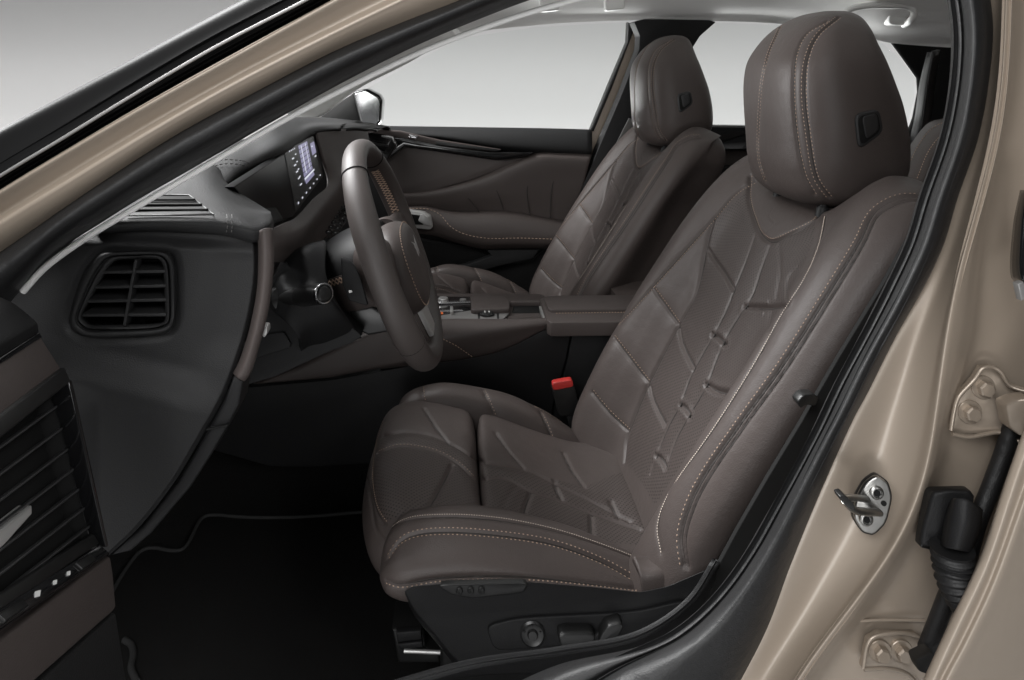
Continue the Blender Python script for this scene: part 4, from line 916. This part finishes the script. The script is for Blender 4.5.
# spokes: padded arms from hub to rim (near one shows its back)
for sgn in (-1, 1):
    rr_ = []
    for (a, hb, n0, n1, cb) in ((.06, .045, -.055, .010, -.005), (.09, .040, -.045, .006, -.003), (.12, .030, -.024, .004, 0), (.145, .028, -.012, .008, .002), (.165, .030, -.008, .008, .002)):
        nm = (n0 + n1)/2; hn = (n1 - n0)/2
        rr_.append([tuple(W(sgn*a, cb + hb*math.copysign(abs(math.sin(t))**.75, math.sin(t)), nm + hn*math.copysign(abs(math.cos(t))**.75, math.cos(t)))) for t in np.linspace(0, 2*math.pi, 28, endpoint=False)])
    me = grid_mesh('spoke', rings_to_grid(rr_, 60, 30), True, True); fix_normals(me); smooth(me, 60); so_ = link('spoke', me, M['leather_trim'], sw)
    if sgn > 0:
        bm = bmesh.new()
        for k in range(20):
            t, t2 = math.radians(52 - 46*k/20), math.radians(52 - 46*(k+1)/20)
            f = lambda R, t, n: W(R*1.06*math.cos(t), R*math.sin(t), n)
            add_tube(bm, [f(.1388, t, -.008), f(.1384, t2, .004)], .0006, 5); add_tube(bm, [f(.1388, t2, -.008), f(.1384, t, .004)], .0006, 5)
        bm_finish(bm, 'stitching', M['thread'], rimo, 60)
G = None
solid('lower_spoke', [W(-.032, -.06, .004), W(.032, -.06, .004), W(.022, -.145, .006), W(-.022, -.145, .006)], tuple(EN*-.02), M['leather_trim'], sw, .005)
solid('lower_trim', [W(-.030, -.082, .010), W(.030, -.082, .010), W(.022, -.128, .013), W(-.022, -.128, .013)], tuple(EN*-.008), M['silver'], sw, .002)
pd = plate('shift_paddle', rnd([(340.6, 258), (352, 263, .93), (360.6, 279, .93), (368, 305, .93), (349, 300.6), (342, 284)], .12) if False else [(340.6, 258, .93), (351, 261.5, .93), (356, 268, .925), (360.6, 279, .92), (368, 304.5, .915), (366, 306, .915), (349, 301, .915), (342, 284, .925)], 0, .006, M['soft_black'], sw, .002)
plate('paddle_mark', [(348.5, 291, .917), (351.5, 290.4, .917), (352.2, 292.4, .917), (349.2, 293, .917)], 0, .002, M['icon'], pd, 0)
plate('lower_column_cover', [(348, 311), (372, 306), (392, 318), (402, 330), (368, 336), (357, 330)], .96, .14, M['satin_black'], colm, .004)

# ================================================================== CENTRE CONSOLE
con = thing('centre_console', 'low brown and black centre console with padded armrest between the two seats', 'console')
ZT = -.475
plate('side_panel', [(180, 390), (250, 387), (330, 380), (420, 364), (460, 360), (490, 354), (515, 345), (538, 333), (551, 328), (572, 328), (566, 360), (553, 405), (545, 466), (362, 464), (312, 467), (270, 466.5), (215, 451), (180, 440)], 1.352, .05, M['soft_black'], con, .002)
plate('side_panel', [(573.5, 328), (640, 322), (720, 330), (740, 440), (640, 480), (547, 466), (555, 405), (567.5, 360)], 1.352, .05, M['soft_black'], con, .002)
cb = loft('console_side', [[(380, 325, 1.40), (440, 319.5, 1.385), (500, 319, 1.385), (551, 318, 1.385)], [(380, 326, 1.352), (440, 320.5, 1.35), (500, 320, 1.35), (551, 319, 1.35)], [(380, 338, 1.325), (440, 336, 1.325), (500, 329, 1.33), (551, 323.5, 1.345)], [(380, 356, 1.33), (440, 352, 1.33), (495, 342, 1.335), (551, 326, 1.348)], [(380, 368, 1.345), (425, 363.5, 1.345), (460, 359, 1.345), (490, 353.5, 1.345), (515, 344.5, 1.347), (538, 332.5, 1.349), (551, 327.5, 1.352)], [(380, 369, 1.37), (425, 364, 1.37), (460, 359.5, 1.37), (490, 354, 1.37), (515, 345, 1.37), (538, 333, 1.37), (551, 328, 1.37)]], 70, 50, M['leather_trim'], con, .004)
stitch_line('stitching', [U(443, 339, 1.323), U(455, 345, 1.325), U(472, 356.5, 1.335)], M['thread'], cb, .006, .0009)
def slab(name, pts, z, h, mat_, bev=.004, parent=con, r=0.12, ang=40):
    P = [(p[0], p[1]) for p in pts]; P = rnd(P, r) if r else P
    return solid(name, [UZ(x, y, z) for x, y in P], (0, 0, -h), mat_, parent, bev, 3, ang)
slab('console_top', [(400, 293), (545, 293), (545, 319), (400, 320)], ZT - .006, .03, M['leather_trim'])
slab('selector_panel', [(430, 296), (470, 296.5), (471.5, 311), (458, 319), (430, 320)], ZT, .004, M['gloss'], .001, r=.04)
for pts in ([(436, 301), (470, 300), (471, 302), (436, 303.5)], [(436, 309.5), (462, 308.8), (463, 310.2), (436, 311.5)]):
    slab('selector_trim', pts, ZT + .0025, .003, M['chrome'], .0006, r=0)
lathe('drive_selector', UZ(443, 301.5, ZT), (0, 0, 1), [(0, .011), (.006, .0105), (.008, .009), (.0082, .0001)], M['satin_chrome'], con, 28)
lathe('drive_mode_key', UZ(463, 301, ZT), (0, 0, 1), [(0, .007), (.004, .0065), (.0045, .0001)], M['grey_trim'], con, 24)
slab('selector_lever', [(450, 306), (453, 306), (453.5, 311), (450.5, 311)], ZT + .008, .008, M['satin_chrome'], .001, r=.2)
slab('warning_light', [(441, 312.2), (443, 312.2), (443, 313.2), (441, 313.2)], ZT + .0015, .001, M['lamp_red'], 0, r=0)
mp_ = slab('metal_plate', [(441, 315), (472, 310), (510, 308.5), (509, 313), (503, 319), (441, 319.8)], ZT + .001, .006, M['grey_trim'], .0012, r=.06)
ck = UZ(487, 314.3, ZT + .002)
lathe('start_button', ck, (0, 0, 1), [(0, .0145), (.0025, .0140), (.003, .0125), (.0022, .012), (.0045, .0105), (.005, .0001)], M['satin_black'], mp_, 32)
for xx in (-.004, .004): solid('button_mark', [ck + Vector((xx - .0012, -.004, .0055)), ck + Vector((xx + .0012, -.004, .0055)), ck + Vector((xx + .0012, .004, .0055)), ck + Vector((xx - .0012, .004, .0055))], (0, 0, -.0008), M['icon'], mp_, 0)
for x in (478.5, 497.5): slab('switch_slot', [(x - 1, 311), (x + 1, 311), (x + 1.5, 318), (x - .5, 318)], ZT + .0018, .001, M['satin_black'], 0, mp_, r=0)
slab('hand_rest', [(471, 296), (505, 296), (510, 300), (510, 308.5), (471, 309.5)], ZT + .010, .018, M['leather_trim'], .006)
slab('cup_tray', [(510, 301), (540, 301), (545, 317), (507, 318)], ZT - .004, .01, M['leather_trim'], .002, r=.05)
slab('tray_well', [(514, 303.5), (538, 303.5), (541, 312.5), (512, 313)], ZT - .003, .002, M['dark'], .0005, r=.15)
slab('tray_lip', [(509, 299.5), (541, 299.5), (541, 301.3), (509, 301.5)], ZT + .006, .012, M['leather_trim'], .003, r=0)
slab('tray_clip', [(539, 306), (542, 306), (546, 317), (543, 317.5)], ZT + .004, .008, M['satin_chrome'], .001, r=.1)
slab('armrest_pad', [(544, 298.2), (551, 295.8), (700, 294.6), (700, 308), (552, 309.5), (548, 308)], ZT + .018, .012, M['leather_trim'], .004, r=.06)
ar = slab('armrest', [(540, 298.5), (549, 295.5), (700, 294), (700, 321), (551, 322.5), (547, 320)], ZT + .012, .026, M['leather_trim'], .009, r=.06)
loft('armrest_crease', [[(545, 308, 1.405), (600, 307, 1.405), (690, 306, 1.405)], [(545, 309.5, 1.398), (600, 308.5, 1.398), (690, 307.5, 1.398)]], 8, 6, M['dark'], ar, .001) if False else None
stitch_line('stitching', [U(553, 319.5, 1.3535), U(600, 318.6, 1.3535), U(650, 317.8, 1.3535)], M['thread'], ar, .0055, .0008)
stitch_line('stitching', [UZ(556, 313.5, ZT + .0125), UZ(600, 312.8, ZT + .0125), UZ(660, 312, ZT + .0125)], M['thread'], ar, .0055, .0008, (0, 0, 1))
# belt buckle
bk_ = thing('seat_belt_buckle', 'black seat belt buckle with red release button beside the near seat', 'seat belt buckle')
plate('buckle_body', rnd([(552, 389), (573, 385), (575.5, 390), (580.5, 411), (577, 414), (561, 417), (558, 413)], .18), 1.275, .03, M['satin_black'], bk_, .005)
plate('release_button', rnd([(552, 384.5), (554, 382.5), (571, 379.5), (573, 382), (573.5, 387), (553.5, 391)], .25), 1.272, .014, M['red'], bk_, .003)
plate('buckle_stalk', [(565, 414), (578, 412), (588, 440), (575, 442)], 1.283, .012, M['soft_black'], bk_, .003)
# floor mat
fm = thing('floor_mat', 'black velour floor mat with stitched edge in the near footwell', 'floor mat')
mpx = [(112, 593), (124, 572), (138, 553.5), (145, 549), (155, 548), (170, 550.5), (181, 550), (187, 545), (193, 534), (200, 520.5), (206, 516), (216, 515), (240, 517), (268, 517.7), (310, 516.5), (363, 512), (470, 505), (470, 690), (120, 690), (104, 640)]
ZM = -.788
solid('pile', [UZ(x, y, ZM) for x, y in mpx], (0, 0, -.010), M['mat'], fm, .003)
tube('binding', [UZ(x, y, ZM + .001) for x, y in cr(mpx[:17], 120)], .0030, M['mat_edge'], fm, 8)
tube('binding', [UZ(x, y, ZM + .001) for x, y in cr([(124, 640), (131, 645), (133, 655), (131, 668), (137, 682)], 30)], .0045, M['mat_edge'], fm, 8)

# ================================================================== FAR FRONT DOOR
pdr = thing('passenger_door', 'far front door trim in brown and black leather with chrome handle, under its window', 'car door')
plate('door_core', [(300, 130), (590, 140), (592, 150), (560, 262), (560, 360), (230, 360), (250, 200)], 2.13, .05, M['grain'], pdr, .005)
loft('window_sill', [[(362, 125.5, 2.16), (470, 127, 2.16), (560, 128.5, 2.16), (592, 129.5, 2.16)], [(362, 127, 2.10), (470, 129, 2.10), (560, 130.5, 2.10), (592, 132, 2.10)], [(362, 130, 2.07), (440, 137, 2.07), (500, 145, 2.07), (592, 150, 2.07)], [(362, 132, 2.09), (440, 140, 2.09), (500, 150, 2.09), (590, 158, 2.09)]], 40, 20, M['grain'], pdr, .006)
plate('sill_strip', [(366, 129), (400, 131), (440, 140), (501, 149.5), (494, 152), (436, 145.5), (395, 137), (366, 133)], 2.062, .02, M['leather_trim'], pdr, .004)
plate('gloss_strip', [(391, 137), (402, 137.5), (440, 145), (490, 152), (534, 152.5), (528, 156), (505, 160), (497, 159.5), (440, 151), (405, 146.5), (388, 160), (378, 170), (383, 152)], 2.06, .03, M['gloss'], pdr, .004)
plate('bright_tip', [(410, 134.5), (418, 136), (416, 139), (409, 137.5)], 2.055, .01, M['chrome'], pdr, .001)
plate('tweeter_slot', [(436, 141.5), (501, 149.8), (497, 151.5), (436, 144.5)], 2.056, .006, M['satin_black'], pdr, .001)
plate('upper_panel', [(384, 161), (405, 147), (440, 152), (497, 160.5), (530, 157), (470, 180), (430, 191), (396, 193), (380, 195)], 2.075, .03, M['leather_trim'], pdr, .008, r=.1)
insert = loft('leather_insert', [[(388, 192, 2.085), (430, 189, 2.085), (475, 177, 2.085), (534, 153.5, 2.08), (560, 153, 2.08), (592, 154, 2.08)], [(392, 196, 2.065), (432, 193, 2.065), (480, 181, 2.065), (536, 158, 2.06), (562, 158, 2.06), (590, 160, 2.06)], [(398, 202, 2.068), (440, 202, 2.068), (490, 195, 2.066), (530, 185, 2.064), (560, 180, 2.064), (585, 180, 2.064)], [(400, 212, 2.085), (446, 214, 2.085), (495, 214, 2.085), (530, 218, 2.085), (558, 222, 2.085), (575, 224, 2.085)]], 70, 40, M['leather_trim'], pdr, .006)
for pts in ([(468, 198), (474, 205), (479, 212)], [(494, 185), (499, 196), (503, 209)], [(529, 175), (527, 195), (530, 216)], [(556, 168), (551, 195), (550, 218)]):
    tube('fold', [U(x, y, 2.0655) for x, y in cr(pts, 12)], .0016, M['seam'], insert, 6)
arm = loft('door_armrest', [[(398, 207, 2.08), (425, 206, 2.08), (445, 210, 2.08), (460, 211.5, 2.08), (505, 211, 2.08), (565, 221, 2.08)], [(398, 209, 2.055), (425, 208, 2.055), (446, 213, 2.05), (465, 216, 2.045), (510, 216, 2.045), (566, 225, 2.045)], [(400, 220, 2.045), (428, 220, 2.045), (450, 227, 2.035), (475, 233, 2.03), (515, 233, 2.03), (564, 236, 2.03)], [(408, 229, 2.05), (432, 231, 2.05), (455, 238, 2.04), (480, 243, 2.035), (515, 243, 2.035), (560, 244, 2.035)], [(414, 233, 2.06), (435, 236, 2.06), (457, 243, 2.06), (480, 248.5, 2.06), (515, 248.5, 2.06), (558, 248.5, 2.06)]], 60, 40, M['leather_trim'], pdr, .006)
stitch_line('stitching', [U(*p) for p in [(405, 208.5, 2.052), (428, 209, 2.052), (440, 214.5, 2.046), (450, 226, 2.033), (462, 233, 2.030), (485, 238, 2.030), (520, 238, 2.030), (552, 239, 2.030)]], M['thread'], arm, .010, .0012)
hnd = plate('door_handle', rnd([(402, 209), (424, 212), (431, 216), (433, 227), (430, 230), (414, 228.5), (405, 224)], .22), 2.03, .02, M['silver'], pdr, .004)
plate('handle_well', rnd([(404, 213.5), (423, 216), (420, 220), (424, 225), (412, 224.5), (405, 220)], .2), 2.026, .012, M['dark'], hnd, .001)
plate('handle_lever', rnd([(421, 213.5), (429, 217), (431, 226), (425, 225), (418, 221)], .2), 2.023, .008, M['silver'], hnd, .002)
plate('door_pocket', [(420, 239), (440, 243), (478, 250), (490, 256), (464, 264), (430, 273), (415, 276)], 2.10, .02, M['dark'], pdr, .003)
plate('pocket_lid', [(486, 250), (540, 249), (533, 259), (500, 266), (463, 277), (432, 280), (432, 274), (466, 265), (492, 256)], 2.07, .03, M['grain'], pdr, .004)
plate('lower_panel', [(432, 281), (463, 278), (500, 267), (533, 260), (545, 250), (565, 250), (550, 330), (430, 330)], 2.11, .02, M['dark'], pdr, .003)
plate('window', [(362, 128), (362, 92), (403, 68), (460, 38.5), (533, 27.5), (620, 22.5), (632, 24), (610, 86), (592, 129)], 2.165, .004, M['glass'], pdr, 0)
mr_ = plate('door_mirror', rnd([(352, 92), (366, 88.5), (379, 95), (382.5, 101), (381, 122), (377, 126), (356, 128)], .2), 2.46, .09, M['gloss'], pdr, .012)
plate('mirror_glass', rnd([(353, 94.5), (366, 91), (377, 97.5), (379.5, 102), (378.5, 121), (375, 124), (358, 126)], .15), 2.456, .006, M['chrome'], pdr, .001)

# ================================================================== REAR CABIN
rp = thing('rear_far_door', 'dark brown trim of the far rear door, glimpsed between the two headrests', 'car door')
plate('door_panel', [(640, 150), (960, 150), (960, 420), (560, 420), (600, 262)], 2.10, .05, M['leather_trim'], rp, .006)
plate('door_fold', [(690, 166), (900, 164), (900, 172), (690, 175)], 2.085, .02, M['soft_black'], rp, .004)
plate('window', [(634, 128), (660, 60), (690, 22), (781, 25), (850, 34), (882, 43), (897, 56), (915, 78), (914, 100), (906, 128)], 2.165, .004, M['glass'], rp, 0)
rs = thing('rear_seat', 'brown leather rear seat corner behind the near headrest', 'car seat')
rsx = loft('backrest', [[(945, 118, 1.62), (930, 122, 1.62), (915, 138, 1.60), (900, 165, 1.55), (880, 210, 1.5)], [(950, 120, 1.50), (935, 127, 1.50), (922, 142, 1.48), (908, 170, 1.44), (890, 215, 1.4)], [(960, 124, 1.45), (946, 134, 1.44), (933, 150, 1.42), (920, 180, 1.38), (905, 220, 1.35)], [(985, 130, 1.45), (970, 140, 1.44), (960, 156, 1.42), (950, 186, 1.38), (940, 226, 1.35)]], 30, 24, M['leather'], rs, .02)
stitch_line('stitching', [U(*p) for p in [(946, 121, 1.50), (932, 128, 1.50), (919, 144, 1.48), (906, 170, 1.44)]], M['thread'], rsx, .007, .0009)
stitch_line('stitching', [U(*p) for p in [(955, 125, 1.455), (942, 134, 1.445), (929, 150, 1.425), (917, 178, 1.385)]], M['thread'], rsx, .007, .0009)
rs_b = plate('rear_cushion', [(640, 330), (1000, 330), (1000, 480), (640, 480)], 1.3, .7, M['leather'], rs, .03)

solid('rear_light_block', [(1.30, .66, Z(-.62)), (1.50, .66, Z(-.05)), (1.54, .66, Z(.20)), (1.66, .66, Z(.20)), (1.60, .66, Z(-.72)), (1.30, .66, Z(-.72))], (0, 1.50, 0), M['leather'], rs, .03)  # unseen seat back, added to block backdrop light from behind

# ================================================================== OPEN FRONT DOOR (near, lower left)
fd = thing('open_front_door', 'edge of the open near front door, with slatted grille, brown pads and window switches', 'car door')
DR = .53
def DE(px, py, dn=.37, rise=0.0):
    """a line on the door: starts at its hinge end, runs towards the camera, rising a little"""
    a = U(px, py, DR); return a, Vector((a.x, dn, a.z + rise))
def run(name, sec, mat_, parent, dn=.37, rises=None, bev=.002, ang=40):
    """a bar of constant section running along the door (section in pixels at the hinge end)"""
    rises = rises or [0]*len(sec)
    A = [DE(x, y, dn, r) for (x, y), r in zip(sec, rises)]
    bm = bmesh.new(); va_ = [bm.verts.new(a) for a, b in A]; vb = [bm.verts.new(b) for a, b in A]; n = len(A)
    bm.faces.new(va_); bm.faces.new(vb[::-1])
    for i in range(n): bm.faces.new((va_[i], vb[i], vb[(i+1) % n], va_[(i+1) % n]))
    bmesh.ops.recalc_face_normals(bm, faces=bm.faces)
    if bev: bmesh.ops.bevel(bm, geom=list(bm.edges), offset=bev, segments=3, profile=.5, affect='EDGES', clamp_overlap=True)
    return bm_finish(bm, name, mat_, parent, ang)
cap = rnd([(39, 333), (37, 322), (14, 303), (-30, 285), (-110, 300), (-110, 352), (30, 343)], .22)
run('top_cap', cap, M['soft_black'], fd, bev=0, ang=60)
run('door_core', [(26, 345), (24, 380), (40, 425), (64, 520), (84, 548), (104, 612), (112, 690), (-60, 690), (-60, 345)], M['dark'], fd, bev=0)
run('gloss_frame', [(59.5, 368), (65, 367), (71, 381), (66, 385), (48, 385), (48, 374)], M['satin_black'], fd, bev=.0012)
run('gloss_frame', [(36.5, 332), (40, 332.5), (42.5, 337), (34, 341), (30, 340)], M['gloss'], fd, bev=.0008)
run('brown_strip', [(41, 337), (61, 368.5), (50, 375), (29, 342)], M['leather_trim'], fd, bev=.0012)
plate('grille_frame', [(46, 384), (69, 382), (72, 392), (89, 470), (106, 548), (91, 546), (76, 490), (58, 420)], .531, .004, M['gloss'], fd, .001)
for k, (x, y) in enumerate(((51, 404), (56.5, 426), (62, 447), (67.5, 467), (73, 487), (78.5, 506), (83.5, 524))):
    run('slat', [(x + 7, y + 1), (x + 6.2, y + 4), (x, y + 5.5), (x + 1, y + 2.5)], M['slat'], fd, dn=.37, rises=[.010 + .0045*k]*4, bev=.0008)
plate('grille_back', [(20, 347), (50, 382), (80, 480), (98, 546), (60, 560), (-60, 560), (-60, 347)], .534, .01, M['dark'], fd, .001)
a, b = DE(76, 470, .37, .02)
solid('tab', [a.lerp(b, .34), a.lerp(b, .36) + Vector((.002, 0, -.004)), a.lerp(b, .55) + Vector((.003, 0, -.008)), a.lerp(b, .95) + Vector((.003, 0, -.008)), a.lerp(b, .95) + Vector((0, 0, .001))], (-.010, 0, 0), M['silver'], fd, .001)
R_ = [.034]*4
run('lower_rail', [(90, 533), (94, 534), (100, 543), (90, 546)], M['satin_black'], fd, rises=[.05]*4, bev=.001)
swt = run('switch_bank', [(100, 544), (110, 553), (108, 557), (90, 554)], M['gloss'], fd, rises=[.054, .054, .054, .054], bev=.001)
for t, (wd, hg_) in ((.32, (.0045, .0034)), (.42, (.0045, .0034)), (.54, (.0065, .0045))):
    a, b = DE(105.5, 549, .37, .054); c = a.lerp(b, t); tv = Vector((.74, 0, -.67)); nv3 = Vector((.67, 0, .74)); yv = Vector((0, wd/2, 0))
    solid('switch_mark', [c - yv + nv3*.0010, c + tv*hg_*.45 + nv3*.0010, c + yv + nv3*.0010, c - tv*hg_*.45 + nv3*.0010], tuple(nv3*-.0006), M['icon'], swt, 0)
for t0, t1 in ((.12, .24), (.62, .76)):
    a, b = DE(105.5, 549, .37, .054); tv = Vector((.74, 0, -.67)); nv3 = Vector((.67, 0, .74))
    solid('window_switch', [a.lerp(b, t0) - tv*.003 + nv3*.0015, a.lerp(b, t0) + tv*.003 + nv3*.0015, a.lerp(b, t1) + tv*.003 + nv3*.0015, a.lerp(b, t1) - tv*.003 + nv3*.0015], tuple(nv3*-.003), M['satin_black'], swt, .0006)
run('brown_pad', [(107, 556), (110.5, 557), (113, 572), (116, 606), (113, 611), (92, 611), (92, 560)], M['leather_trim'], fd, rises=[.048, .048, .048, .052, .052, .052, .048], bev=.003)
run('lower_panel', [(112, 612), (116, 613), (128, 690), (90, 690), (90, 614)], M['grain'], fd, rises=[.05, .05, .04, .04, .05], bev=.003)
